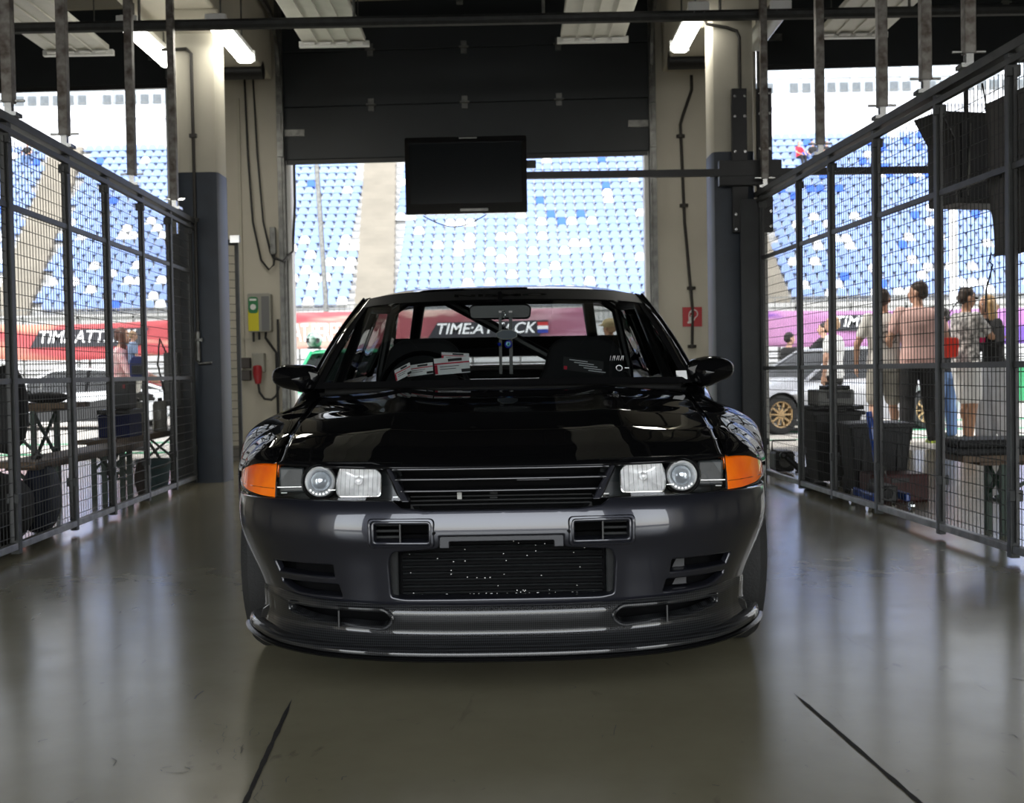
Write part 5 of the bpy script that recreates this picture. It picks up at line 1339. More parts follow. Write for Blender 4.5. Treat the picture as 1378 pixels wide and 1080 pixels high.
card(548, 583, 489, 505, 1.40, -.1, 2, 'wide red and white card second from the left on the dashboard')
card(586, 633, 480, 503, 1.45, .12, 3, 'largest red and white card standing on the dashboard left of the hanging bead')
card(594, 631, 474, 487, 1.53, .12, 4, 'red and white card standing behind the largest card')
card(757, 812, 482, 501, 1.42, .1, 5, 'black card with white print standing on the dashboard right of the hanging bead', True)
# hanging straps, lap timer and blue bead
def hang(px, py0, py1, w_, d, name, m, label, cat):
    a = atY(px, py0, Y0 + d); c = atY(px + 1, py1, Y0 + d); return tag(MB().bar(a, c, w_, .006, up=Vector((0, 1, 0))).build(name, m), label, cat)
hang(673, 418, 503, .012, 1.70, 'hanging_strap', m_trimb, 'left thin black strap hanging from the interior mirror', 'strap')
hang(687, 418, 503, .014, 1.70, 'hanging_strap', m_trimb, 'right thin black strap hanging from the interior mirror', 'strap')
ch = MB(); 
for k in range(10): p = atY(678 + 2 * math.sin(k), 418 + k * 3, Y0 + 1.68); ch.lathe([(0, -.004), (.004, 0), (0, .004)], 6, p)
tag(ch.build('hanging_chain', m_chrome), 'small silver chain hanging from the middle of the interior mirror', 'chain')
pc = atY(682, 450, Y0 + 1.66); hx = [(.045 * math.cos(a) , .021 * math.sin(a)) for a in [2 * PI * (i + .5) / 8 for i in range(8)]]
t = empty('lap_timer', pc, 0, 'blue and silver eight-sided device hanging in front of the interior mirror', 'device')
MB().prism(hx, lambda q: Vector((q[0], 0, q[1])), lambda q: Vector((q[0], .015, q[1]))).build('timer_case', m_galv, t)
MB().prism([(x * .93, z * .86) for x, z in hx], lambda q: Vector((q[0], -.002, q[1])), lambda q: Vector((q[0], .0, q[1]))).build('timer_face', mat('timer_blue', (.03, .045, .07), .3), t)
pc = atY(684, 463, Y0 + 1.65); t = empty('glass_bead', pc, 0, 'round deep blue glass bead with a light blue eye hanging behind the windscreen', 'bead')
MB().lathe([(0, -.006), (.011, -.005), (.016, 0), (.011, .005), (0, .006)], 16, (0, 0, 0), 'Y').build('bead', mat('bead_blue', (.01, .03, .45), .1, coat=1), t, smooth=True)
MB().lathe([(0, -.0085), (.0075, -.007), (.0085, -.005)], 14, (0, 0, 0), 'Y').build('bead_eye', mat('bead_light', (.15, .6, .75), .1, coat=1), t)
MB().lathe([(0, -.010), (.003, -.009)], 10, (0, 0, 0), 'Y').build('bead_pupil', m_pblk, t)
pc = atY(672, 463, Y0 + 1.66); tag(MB().ball(pc, .008, 8).build('glass_bead', MATS['bead_blue'], smooth=True), 'tiny dark blue bead left of the larger eye bead', 'bead')
# ================================================================= other cars outside
def simple_car(label, loc, rz, L, Wd, H, body, wheel_m, zb=.80, spokes=5, R=.31, skirt=None, cab=(.27, .47, .72, .93), grp=None, stripe=None, nose=.62, glassm=None):
    t = empty('parked_car', loc, rz, label, 'car', grp); hw = Wd / 2; gm = glassm or m_tint
    st = [(0, .80, .35, nose - .12), (.015, .88, .25, nose - .03), (.05, .94, .20, nose), (.12, .985, .18, nose + .05), (.20, 1.0, .18, nose + .10), (cab[0], 1.0, .18, zb - .02), (.45, .99, .18, zb), (.65, 1.0, .18, zb + .02), (.80, 1.0, .18, zb + .05), (.93, .97, .20, zb + .05), (.985, .90, .28, zb + .0), (1.0, .82, .38, zb - .08)]
    fh = smooth_tab([(a, b) for a, b, c, d in st], .02); fl_ = smooth_tab([(a, c) for a, b, c, d in st], .02); ft = smooth_tab([(a, d) for a, b, c, d in st], .03)
    ax = (.18, .79)
    def sec(u, v):
        y = u * L; h = hw * fh(u); zl = fl_(u); zt = ft(u)
        for a in ax:
            q = abs(y - a * L)
            if q < R * 1.12: zl = max(zl, R + math.sqrt((R * 1.12) ** 2 - q * q))
        s = v * 2 - 1; a = abs(s)
        if a > .55: k = (1 - a) / .45; x = h * (1 - .05 * (1 - k) ** 2); z = lerp(zl, max(zl, zt - .16), k)
        else: k = a / .55 * PI / 2; x = h * math.sin(k) ** .55; z = zt - .16 + .16 * math.cos(k) ** .8 + .02 * math.cos(k)
        if a <= .55: z = max(z, zl)
        return Vector((math.copysign(x, s), y - L / 2, z))
    b = MB().grid(sec, 70, 28).build('body', body, t, smooth=True, auto=.9, recalc=True)
    MB().box((0, 0, .42), (Wd * .70, L * .8, .34)).build('underbody', m_matteb, t)
    y0, y1, y2, y3 = [c * L - L / 2 for c in cab]; zr = H
    def gh(u, v, inset=0.0):
        y = lerp(y0, y3, u); yr = [y0, y1, y2, y3]
        top = interp(y, [(y0, zb - .02), (y1, zr - .03), ((y1 + y2) / 2, zr), (y2, zr - .03), (y3, zb + .03)])
        s = v * 2 - 1; a = abs(s); wtop = lerp(.86, .66, (top - zb + .02) / (zr - zb)) * hw; wb_ = .90 * hw
        if a > .5: k = (1 - a) / .5; x = lerp(wb_, wtop, k); z = lerp(zb - .04, top - .02, k)
        else: x = wtop * (a / .5) ** .8; z = top - .02 * (a / .5) ** 4
        return Vector((math.copysign(x, s), y, max(z, zb - .05)))
    MB().grid(gh, 36, 20).build('windows', gm, t, smooth=True, auto=.7)
    rp = MB().grid(lambda u, v: gh(lerp((y1 - y0) / (y3 - y0) - .02, (y2 - y0) / (y3 - y0) + .02, u), lerp(.24, .76, v)) + Vector((0, 0, .008)), 14, 12).build('roof', body, t, smooth=True, auto=0, sol=.015, recalc=False)
    for sg in (0, 1):
        pl = []
        e = .25 if sg == 0 else .75
        for nm, u0, u1 in (('front_pillar', 0.0, (y1 - y0) / (y3 - y0)), ('rear_pillar', (y2 - y0) / (y3 - y0), 1.0)):
            pts = [gh(lerp(u0, u1, k / 6), e) for k in range(7)]; MB().tube(pts, .032, 6).build(nm, body, t, smooth=True)
        um = .52; p0, p1 = gh(um, e), gh(um, 0.02 if sg == 0 else .98); MB().bar(p0, p1, .05, .02).build('door_pillar', m_matteb, t)
        MB().ball(gh(.12, 0.05 if sg == 0 else .95) + Vector(((-1 if sg == 0 else 1) * .10, .05, .06)), (.09, .06, .06), 10).build('side_mirror', body, t, smooth=True)
        for a in ax: wheel((-1 if sg == 0 else 1) * (hw - .12), a * L - L / 2, R, .2, wheel_m, t, m_rubber, spokes, (-1 if sg == 0 else 1))
        x_ = (-1 if sg == 0 else 1) * hw * .66
        MB().ball((x_, -L / 2 + .07, nose - .03), (.18, .07, .06), 12).build('head_lamp', mat('lamp_clear_far', (.7, .72, .75), .1, metal=.5), t, smooth=True)
        MB().ball((x_, L / 2 - .05, zb - .10), (.17, .05, .06), 12).build('tail_lamp', mat('lamp_red_far', (.45, .01, .01), .2), t, smooth=True)
        if skirt:
            mb = MB(); xx = (-1 if sg == 0 else 1) * (hw + .004)
            mb.prism([(-L * .26, .17), (L * .25, .17), (L * .33, .62), (L * .20, .60), (-L * .2, .30)], lambda p: Vector((xx, p[0], p[1])), lambda p: Vector((xx * .985, p[0], p[1]))); mb.build('lower_graphic', skirt, t)
    MB().box((0, -L / 2 + .02, .36), (Wd * .55, .04, .12)).build('front_intake', m_matteb, t, bevel=.01)
    if stripe: MB().box((0.1, -L / 2 + .35, nose + .10), (.09, .5, .012)).build('hood_stripe', stripe, t)
    return t
m_white_c = mat('white_car_paint', (.62, .63, .64), .25, coat=1); m_silver = mat('silver_car_paint', (.36, .37, .40), .3, metal=.45, coat=1)
m_green_c = mat('green_car_paint', (.02, .42, .17), .25, coat=1); m_navy_c = mat('navy_car_paint', (.012, .018, .035), .25, coat=1)
m_bronze = mat('bronze_rim', (.42, .28, .13), .5, metal=.1); m_wrim = mat('white_rim', (.7, .7, .7), .4)
p = atZ(140, 572, ZG); simple_car('white low sports car with black side skirts behind the left mesh fence', (p.x - .1, 23.6, ZG), -PI / 2, 4.45, 1.78, 1.22, m_white_c, m_wrim, zb=.78, skirt=m_black, cab=(.26, .45, .70, .95), nose=.55)
p = atZ(1088, 581, ZG); simple_car('silver coupe with bronze wheels behind the right mesh fence', (5.05, 18.45, ZG), -PI / 2 + math.radians(19), 4.3, 1.75, 1.30, m_silver, m_bronze, zb=.86, spokes=10, R=.30, cab=(.30, .46, .72, .90))
simple_car('dark navy hatchback with white wheels between the silver coupe and the people', (atY(1195, 500, 24).x, 24.6, ZG), -PI / 2, 4.0, 1.7, 1.42, m_navy_c, m_wrim, zb=.92, cab=(.24, .38, .86, .99), nose=.75)
gcar = simple_car('bright green race car facing the camera beyond the left door jamb', (atY(470, 500, 17.2).x, 17.8, ZG), 0, 4.3, 1.78, 1.40, m_green_c, m_black, zb=.92, cab=(.26, .40, .70, .9), nose=.72, stripe=mat('stripe_purple', (.25, .03, .2), .4))
ph_ = atY(425, 452, 17.6); t = empty('race_helmet', (ph_.x, 17.45, 1.285), 0, 'green and white patterned helmet lying on the roof of the green car', 'helmet')
hm = MB().ball((0, 0, .13), (.125, .155, .135), 18).build('shell', mat('helmet_green', (.55, .62, .58), .2, coat=1, noise_scale=9, col2=(.01, .12, .06)), t, smooth=True)
MB().prism(round_poly([(-.10, .09), (.10, .09), (.10, .16), (-.10, .16)], .02, 3), lambda q: Vector((q[0], -.165 + abs(q[0]) * .3, q[1])), lambda q: Vector((q[0], -.08, q[1]))).build('visor', m_blackg, t)
MB().lathe([(.10, 0), (.115, .015), (.10, .03)], 18).build('neck_roll', m_black, t)
# ================================================================= people
SKIN = mat('skin_light', (.52, .30, .21), .55, noise_amt=.08); SKIN2 = mat('skin_tan', (.42, .23, .14), .55, noise_amt=.08)
def fabric(n, c, c2=None, sc=8): return mat('fabric_' + n, c, .85, noise_amt=.12, noise_scale=sc, bump=.25, bump_scale=25, col2=c2)
F_WHITE = fabric('white', (.72, .72, .71)); F_CREAM = fabric('cream', (.74, .71, .67)); F_PINK = fabric('pink', (.70, .45, .41)); F_BLACK = fabric('black', (.012, .012, .013))
F_BEIGE = fabric('beige', (.34, .32, .28)); F_PRINT = fabric('print', (.62, .60, .58), (.08, .08, .08), 22); F_JEAN = fabric('jean', (.10, .17, .32)); F_PALE = fabric('pale', (.50, .51, .54))
F_ROSE = fabric('rose', (.62, .28, .30), (.72, .52, .52), 14); F_SKY = fabric('sky', (.22, .30, .46)); F_NAVY = fabric('navy', (.012, .02, .10)); F_RED = fabric('red', (.62, .02, .04))
HAIR_BR = mat('hair_brown', (.035, .02, .012), .6, noise_amt=.4, noise_scale=30); HAIR_DK = mat('hair_dark', (.012, .009, .007), .55); HAIR_BL = mat('hair_blonde', (.42, .27, .12), .5, noise_scale=25, col2=(.26, .15, .06)); HAIR_RD = mat('hair_auburn', (.10, .03, .015), .5, noise_amt=.4, noise_scale=25); HAIR_LB = mat('hair_light', (.40, .26, .15), .6)
SOLE = mat('shoe_black', (.02, .02, .02), .6); SHOE_W = mat('shoe_white', (.6, .6, .6), .6); SHOE_Y = mat('shoe_lime', (.35, .45, .05), .6)
def remeshed(mb, name, m, parent, voxel, smooth_it=2):
    me = bpy.data.meshes.new(name); me.from_pydata([tuple(q) for q in mb.v], [], mb.f); bm = bmesh.new(); bm.from_mesh(me); bmesh.ops.recalc_face_normals(bm, faces=bm.faces); bm.to_mesh(me); bm.free()
    o = bpy.data.objects.new(name, me); COL.objects.link(o)
    md = o.modifiers.new('r', 'REMESH'); md.mode = 'VOXEL'; md.voxel_size = voxel; md.use_smooth_shade = True
    if smooth_it: ms = o.modifiers.new('s', 'SMOOTH'); ms.factor = .5; ms.iterations = smooth_it
    dg = bpy.context.evaluated_depsgraph_get(); me2 = bpy.data.meshes.new_from_object(o.evaluated_get(dg)); bpy.data.objects.remove(o); bpy.data.meshes.remove(me)
    me2.name = name; me2.materials.clear(); me2.materials.append(m)
    for p in me2.polygons: p.use_smooth = True
    o = bpy.data.objects.new(name, me2); COL.objects.link(o); o.parent = parent
    return o
def limb(mb, pts, rs, n=10):
    # tapering limb with round joints
    P = [Vector(p) for p in pts]
    for i in range(len(P) - 1):
        k = 5; mb.tube([P[i].lerp(P[i + 1], j / k) for j in range(k + 1)], [lerp(rs[i], rs[i + 1], j / k) for j in range(k + 1)], n)
    for p, r in zip(P, rs): mb.ball(p, r, n)
def rings(mb, lst, n=20):
    # closed stack of elliptical rings: (cx, cy, z, rx, ry)
    V = []
    for cx, cy, z, rx, ry in lst:
        for k in range(n):
            a = 2 * PI * k / n; V.append(Vector((cx + rx * math.copysign(abs(math.cos(a)) ** .85, math.cos(a)), cy + ry * math.copysign(abs(math.sin(a)) ** .9, math.sin(a)), z)))
    m_ = len(lst); F = [(r * n + i, r * n + (i + 1) % n, (r + 1) * n + (i + 1) % n, (r + 1) * n + i) for r in range(m_ - 1) for i in range(n)] + [tuple(reversed(range(n))), tuple((m_ - 1) * n + i for i in range(n))]
    mb.add(V, F)
def hand(mb, w, d, side, curl=.5, s=1.0):
    d = Vector(d).normalized(); a = Vector((0, 1, 0)) if abs(d.y) < .8 else Vector((1, 0, 0)); u = d.cross(a).normalized(); v = u.cross(d)
    # palm
    for k in range(5):
        c = Vector(w) + d * (.02 + .017 * k) * s
        for j in (-1.5, -.5, .5, 1.5): mb.ball(c + v * (.018 * j * s), .014 * s, 6)
    for j, L_ in zip((-1.5, -.5, .5, 1.5), (.060, .072, .067, .052)):
        b = Vector(w) + d * .09 * s + v * (.019 * j * s); q = b + d * L_ * .5 * s + u * (curl * .015 * side * s); e = q + (d * (1 - curl * .6) + u * curl * side).normalized() * L_ * .5 * s
        limb(mb, [b, q, e], [.0095 * s, .0088 * s, .0078 * s], 6)
    b = Vector(w) + d * .03 * s - v * .028 * s; limb(mb, [b, b - v * .028 * s + d * .03 * s, b - v * .032 * s + d * .06 * s + u * .01 * side], [.012 * s, .010 * s, .009 * s], 6)
def person(label, loc, rz, H, top_m, leg_m, hair_m, skin=SKIN, legs='trousers', sleeve='short', feet=None, hands=None, elbows=None, head_turn=0.0, head_tilt=0.0, hair='short', lean=0.0, leanx=0.0, shoe=SOLE, female=False, voxel=.011, extra=None, build=1.0, seated=False):
    """faces +Y locally; feet/hands/elbows: [(left), (right)] in metres, left is -X"""
    t = empty('person', loc, rz, label, 'person'); s = H / 1.8; W_ = build * (0.92 if female else 1.0)
    hz = .93 * s
    if seated: hz = .14
    hip = Vector((0, 0, hz)); up = Vector((leanx, lean, 1)).normalized()
    sp = lambda h: hip + up * (h - .93) * s        # point on the spine for a standing height h (1.8 m figure)
    feet = feet or [(-.11 * s, 0, 0), (.11 * s, .02, 0)]
    shl = [sp(1.46) + Vector((sg * .165 * s * W_, 0, 0)) for sg in (-1, 1)]
    elbows = elbows or [shl[0] + Vector((-.06, -.03, -.29)) * s, shl[1] + Vector((.06, -.03, -.29)) * s]
    hands = hands or [shl[0] + Vector((-.07, .05, -.54)) * s, shl[1] + Vector((.07, .05, -.54)) * s]
    elbows = [Vector(e) for e in elbows]; hands = [Vector(h) for h in hands]
    knees = []
    for sg, f in zip((-1, 1), feet):
        f = Vector(f); hj = hip + Vector((sg * .09 * s, 0, -.03))
        if seated: kn = Vector((sg * .12, .42, .16))
        else: kn = hj.lerp(f + Vector((0, 0, .09)), .52) + Vector((0, .03, 0))
        knees.append((hj, kn, f + Vector((0, -.01, .09 * s))))
    def torso(mb, o, z0=.86, z1=1.50):
        L = [(.84, .150, .105), (.93, .168, .118), (1.02, .158, .108), (1.10, .145, .100), (1.20, .155, .108), (1.32, .178 if not female else .165, .120), (1.42, .185, .112), (1.48, .155, .090), (1.52, .085, .07)]
        R_ = []
        for h, rx, ry in L:
            if h < z0 - .02 or h > z1 + .03: continue
            c = sp(h); k = (1.08 if (female and h < .98) else (.88 if female and 1.0 < h < 1.2 else 1.0)); R_.append((c.x, c.y, c.z, rx * s * W_ * k + o, ry * s * (W_ * .5 + .5) + o))
        rings(mb, R_)
    # body
    mb = MB(); torso(mb, 0)
    for (hj, kn, an), sg, f in zip(knees, (-1, 1), feet):
        limb(mb, [hj, kn, an], [.090 * s, .058 * s, .040 * s]); f = Vector(f)
        limb(mb, [an + Vector((0, 0, -.03)), f + Vector((0, .05, .04)), f + Vector((0, .15, .03)) * 1.0], [.042 * s, .036, .028], 8)
        mid = kn.lerp(an, .35); mb.ball(mid + Vector((0, -.02, 0)), (.055 * s, .058 * s, .10 * s), 10)
    for sh, el, ha, sg in zip(shl, elbows, hands, (-1, 1)):
        limb(mb, [sh, el, ha], [.052 * s * W_, .040 * s, .028 * s]); hand(mb, ha, ha - el, -sg, .5, s)
    nk = sp(1.50); hc = sp(1.68) + Vector((0, .025 * s, 0)); limb(mb, [nk, hc + Vector((0, -.01, -.07 * s))], [.060 * s, .052 * s])
    Rz = Matrix.Rotation(head_turn, 3, 'Z') @ Matrix.Rotation(head_tilt, 3, 'X')
    hp_ = lambda x, y, z: hc + Rz @ (Vector((x, y, z)) * s)
    def hball(x, y, z, rx, ry, rz_, mb=mb): mb.ball(hp_(x, y, z), (rx * s, ry * s, rz_ * s), 14, M=Rz)
    hball(0, -.005, .03, .078, .098, .092); hball(0, .025, -.035, .060, .070, .075); hball(0, .055, -.085, .032, .032, .025)
    hball(0, .098, -.015, .013, .022, .024); hball(0, .088, .012, .010, .016, .03); hball(-.080, -.01, -.01, .012, .022, .032); hball(.080, -.01, -.01, .012, .022, .032); hball(0, .085, -.055, .022, .014, .008)
    body = remeshed(mb, 'body', skin, t, voxel)
    # eyes and mouth
    if voxel < .02:
        for sg in (-1, 1):
            MB().ball(hp_(sg * .032, .078, .012), .011 * s, 8).build('eye', SHOE_W, t, smooth=True); MB().ball(hp_(sg * .032, .087, .012), .005 * s, 6).build('pupil', SOLE, t)
        MB().ball(hp_(0, .094, -.052), (.022 * s, .006, .006), 8, M=Rz).build('mouth', mat('lips', (.35, .10, .09), .5), t, smooth=True)
    # hair
    hb = MB(); hball(0, -.022, .052, .084, .100, .088, hb); hball(0, -.055, .0, .076, .070, .075, hb)
    if hair == 'long':
        for x, y in ((-.06, -.03), (.06, -.03), (0, -.07), (-.04, -.06), (.04, -.06), (-.075, .0), (.075, .0)):
            limb(hb, [hp_(x, y, .03), hp_(x * 1.15, y - .02, -.12), hp_(x * 1.2, y - .03, -.27), hp_(x * .9, y - .02, -.38)], [.045 * s, .045 * s, .042 * s, .018 * s], 8)
    if hair == 'bun': hball(0, -.11, .07, .045, .045, .045, hb)
    if hair == 'side': 
        limb(hb, [hp_(.06, 0, .03), hp_(.08, .02, -.15), hp_(.07, .05, -.32)], [.05 * s, .05 * s, .025 * s], 8); limb(hb, [hp_(-.06, 0, .03), hp_(-.07, -.02, -.12), hp_(-.05, -.03, -.25)], [.045 * s, .045 * s, .02 * s], 8)
    # keep the face clear of hair
    ho = remeshed(hb, 'hair', hair_m, t, voxel, 1)
    # shirt
    if top_m:
        mb = MB(); torso(mb, .018 * s, .90, 1.52)
        for sh, el, ha in zip(shl, elbows, hands):
            if sleeve == 'short': limb(mb, [sh, sh.lerp(el, .62)], [.068 * s * W_, .062 * s])
            elif sleeve == 'long': limb(mb, [sh, el, el.lerp(ha, .92)], [.066 * s * W_, .054 * s, .042 * s])
            elif sleeve == 'none': mb.ball(sh, .06 * s, 10)
        if not female and not seated: c = sp(.88); rings(mb, [(c.x, c.y, c.z, .178 * s * W_, .128 * s), (sp(1.0).x, sp(1.0).y, sp(1.0).z, .176 * s * W_, .128 * s)])
        remeshed(mb, 'shirt', top_m, t, voxel, 2)
    # legs
    mb = MB(); c0, c1 = sp(.86), sp(1.0)
    rings(mb, [(hip.x, hip.y, hip.z - .10 * s, .165 * s, .115 * s), (hip.x, hip.y, hip.z - .02 * s, .176 * s * (1.06 if female else 1), .126 * s), (c1.x, c1.y, c1.z, .160 * s * W_, .114 * s)])
    for hj, kn, an in knees:
        if legs == 'shorts': limb(mb, [hj, hj.lerp(kn, .55), hj.lerp(kn, .86)], [.112 * s, .108 * s, .104 * s])
        elif legs == 'wide': limb(mb, [hj, kn, an], [.115 * s, .115 * s, .13 * s])
        else: limb(mb, [hj, kn, kn.lerp(an, .35) + Vector((0, -.015, 0)), an + Vector((0, 0, -.02))], [.108 * s, .086 * s, .082 * s, .070 * s])
    remeshed(mb, 'shorts' if legs == 'shorts' else 'trousers', leg_m, t, voxel, 2)
    for f in feet:
        f = Vector(f); mb = MB(); mb.ball(f + Vector((0, .02, .045)), (.048, .09, .048), 12); mb.ball(f + Vector((0, .12, .03)), (.045, .085, .032), 12); mb.box(f + Vector((0, .06, .012)), (.085, .26, .024)); remeshed(mb, 'shoe', shoe, t, .008, 1)
    return t, hp_, sp
def gz(Y): return interp(Y, [(12.15, 0), (13, -.01), (16.5, ZG), (60, ZG)])
def place(u, Y): return (atY(u, 500, Y).x, Y, gz(Y))
# ---- right group
t, hp_, sp = person('person in cream tee with round back print and beige shorts, seen from behind', place(1190, 13.5), .05, 1.80, F_CREAM, F_BEIGE, HAIR_BR, legs='shorts', head_turn=-.5, shoe=SOLE, build=1.12,
    feet=[(-.16, -.05, 0), (.17, .10, 0)], elbows=[(-.33, -.02, 1.16), (.33, -.02, 1.18)], hands=[(-.30, .10, .92), (.31, .12, .95)])
pr = MB()
for i in range(16):
    a0, a1 = 2 * PI * i / 16, 2 * PI * (i + 1) / 16; pr.bar((.085 * math.cos(a0), -.157, 1.24 + .075 * math.sin(a0)), (.085 * math.cos(a1), -.157, 1.24 + .075 * math.sin(a1)), .006, .010)
for x0, x1, z in ((-.12, .12, 1.36), (-.13, .13, 1.30), (-.07, .07, 1.24), (-.1, .1, 1.18)): pr.bar((x0, -.157, z), (x1, -.157, z), .006, .014)
pr.build('back_print', mat('print_grey', (.16, .15, .15), .8), t)
person('person in a pale pink tee and black trousers with lime shoes, back to the camera', place(1236, 13.3), -.1, 1.86, F_PINK, F_BLACK, HAIR_BR, head_turn=1.0, shoe=SHOE_Y, build=1.15, feet=[(-.15, 0, 0), (.17, .05, 0)],
    elbows=[(-.33, .0, 1.20), (.33, .02, 1.2)], hands=[(-.27, .2, 1.02), (.28, .2, 1.02)])
person('person with dark hair in a bun and blue jeans, mostly hidden behind the pink tee', place(1272, 15.2), .3, 1.70, F_BLACK, F_JEAN, HAIR_DK, hair='bun', female=True, head_turn=-.4)
t, hp_, sp = person('person in sunglasses with a patterned tee and white shorts, reaching to the blonde person', place(1300, 13.5), -PI / 2 + .35, 1.80, F_PRINT, F_WHITE, HAIR_BR, SKIN2, legs='shorts', head_turn=-.2, head_tilt=-.15, build=1.0,
    feet=[(-.13, .12, 0), (.16, -.08, 0)], elbows=[(-.22, .22, 1.32), (.22, .20, 1.20)], hands=[(-.08, .42, 1.50), (.14, .42, 1.22)])
g = MB()
for sg in (-1, 1): g.ball(hp_(sg * .035, .098, .018), (.030, .012, .020), 10)
g.tube([hp_(-.08, .0, .02), hp_(-.07, .09, .025), hp_(.07, .09, .025), hp_(.08, .0, .02)], .004, 6); g.build('sunglasses', m_blackg, t, smooth=True)
bag = MB(); bag.prism(round_poly([(-.09, -.12), (.09, -.12), (.11, .05), (.10, .11), (-.10, .11), (-.11, .05)], .03, 4), lambda q: Vector((q[0], -.04, q[1])), lambda q: Vector((q[0], .04, q[1])))
pb = atY(1276, 467, 13.3); bo = empty('shoulder_bag', (pb.x, 13.28, pb.z), .2, 'bright red shoulder bag worn by the person in the patterned tee', 'bag')
bag.build('pouch', mat('bag_red', (.75, .03, .01), .5), bo, bevel=.01, smooth=True); MB().tube([(-.09, 0, .1), (-.02, .05, .3), (.14, .08, .50), (.22, .10, .56)], .008, 6).build('strap', m_black, bo)
t, hp_, sp = person('person with long blonde hair in a black top and pale wide trousers holding a drink', place(1338, 13.6), PI / 2 + .2, 1.72, F_BLACK, F_PALE, HAIR_BL, legs='wide', hair='long', female=True, lean=.10, head_tilt=.05, sleeve='long',
    feet=[(-.10, -.10, 0), (.12, .05, 0)], elbows=[(-.26, .10, 1.15), (.24, .02, 1.12)], hands=[(-.14, .26, 1.18), (.10, .22, 1.02)])
pcu = atY(1323, 452, 13.35); cu = empty('drink_cup', (pcu.x, 13.38, pcu.z - .075), 0, 'clear cup of pink drink with a straw held between the couple', 'cup')
MB().lathe([(0, 0), (.032, 0), (.036, .06), (.0, .06)], 16, (0, 0, 0)).build('pink_drink', mat('drink_pink', (.6, .02, .12), .2), cu, smooth=True, auto=.6); MB().lathe([(.036, .06), (.042, .135), (.040, .135), (.034, .06)], 16).build('cup_wall', mat('cup_clear', (.7, .75, .72), .2, alpha=.6), cu); MB().tube([(0, 0, .05), (.015, 0, .21)], .005, 6).build('straw', mat('straw_green', (.1, .5, .2), .5), cu)
person('person in a plain white tee with short light hair behind the grey bins', place(1122, 16.3), .9, 1.70, F_WHITE, F_BLACK, HAIR_LB, head_turn=.5, build=1.05, elbows=[(-.27, .0, 1.12), (.28, .02, 1.12)])
person('person in a black tee standing behind the silver coupe', place(1062, 19.9), -1.2, 1.60, F_BLACK, F_BLACK, HAIR_DK, head_turn=0, elbows=[(-.3, .1, 1.05), (.3, .0, 1.05)])
person('person in black with raised arm standing farthest back behind the silver coupe', place(1110, 22.6), .9, 1.86, F_BLACK, F_BLACK, HAIR_DK, head_turn=.3, elbows=[(-.30, .25, 1.25), (.28, .1, 1.2)], hands=[(-.05, .35, 1.28), (.1, .3, 1.15)])
t, hp_, sp = person('person with a beige cap seen through the rear side glass of the black car', place(822, 15.0), .5, 1.62, F_CREAM, F_BLACK, HAIR_LB, SKIN2, head_turn=.3)
MB().ball(hp_(0, -.01, .06), (.095, .115, .075), 16).ball(hp_(0, .11, .045), (.07, .07, .012), 12).build('cap', mat('cap_beige', (.45, .36, .20), .8), t, smooth=True)
# ---- left pair
t, hp_, sp = person('person with long auburn hair in a rose top and black trousers carrying a child', place(164, 15.6), -PI / 2 + .1, 1.66, F_ROSE, F_BLACK, HAIR_RD, hair='side', female=True, sleeve='long', feet=[(-.08, -.10, 0), (.10, .15, 0)],
    elbows=[(-.20, .18, 1.06), (.22, .14, 1.05)], hands=[(-.10, .36, 1.02), (.06, .38, .96)])
pk = atY(180, 520, 15.5)
t2, hp2, sp2 = person('small child in a light blue shirt with a navy backpack held in arms', (pk.x, 15.5, .60), -1.2, .92, F_SKY, F_CREAM, HAIR_LB, feet=[(-.06, .08, -.02), (.08, .05, .02)], hands=[(-.16, .18, .56), (.16, .18, .60)], elbows=[(-.15, .05, .55), (.15, .05, .56)])
bp_ = empty('small_backpack', (pk.x + .11, 15.38, 1.05), 0, 'navy blue backpack worn by the small child', 'backpack'); MB().prism(round_poly([(-.10, -.15), (.10, -.15), (.11, .06), (.07, .13), (-.07, .13), (-.11, .06)], .03, 3), lambda q: Vector((q[0], -.05, q[1])), lambda q: Vector((q[0], .05, q[1]))).build('pack', F_NAVY, bp_, bevel=.015); MB().box((0, -.06, -.05), (.14, .03, .12)).build('front_pocket', F_BLACK, bp_, bevel=.01)
# ---- spectators in the stand
def spectator(u, v, D, m, lab, hm=HAIR_DK):
    # u, v: seat position in the photo; stands on the tread of that row
    best = None
    for i in range(NR):
        d0, z0 = rows[i]
        for X in [k * .25 for k in range(-120, 130)]:
            q = GP(X, d0, z0 + .3); a, b = px_of(q); e = abs(a - u) + abs(b - v)
            if best is None or e < best[0]: best = (e, GP(X, d0 - .02, z0 + .16))
    p = best[1]
    person(lab, p, PI + rs.uniform(-.5, .5), 1.75, m, F_BLACK if m is not F_BLACK else F_JEAN, hm, seated=True, feet=[(-.12, .45, -.32), (.12, .48, -.32)], voxel=.03, hands=[(-.15, .4, .25), (.15, .4, .25)], elbows=[(-.28, .15, .38), (.28, .15, .38)])
spectator(1074, 208, 0, F_RED, 'seated spectator in red high in the stand, nearest the right column')
spectator(1095, 208, 0, F_BLACK, 'seated spectator in black in the middle of the trio high in the stand')
spectator(1113, 208, 0, F_BLACK, 'seated spectator in black rightmost of the trio high in the stand', HAIR_BR)
spectator(1268, 215, 0, F_JEAN, 'seated spectator in blue high in the stand beside the hanging speaker')
spectator(1284, 216, 0, F_ROSE, 'seated spectator in rose high in the stand beside the hanging speaker')
spectator(8, 208, 0, F_RED, 'seated spectator in red high in the stand at the far left edge')
spectator(38, 212, 0, F_BLACK, 'seated spectator in black high in the stand at the far left')
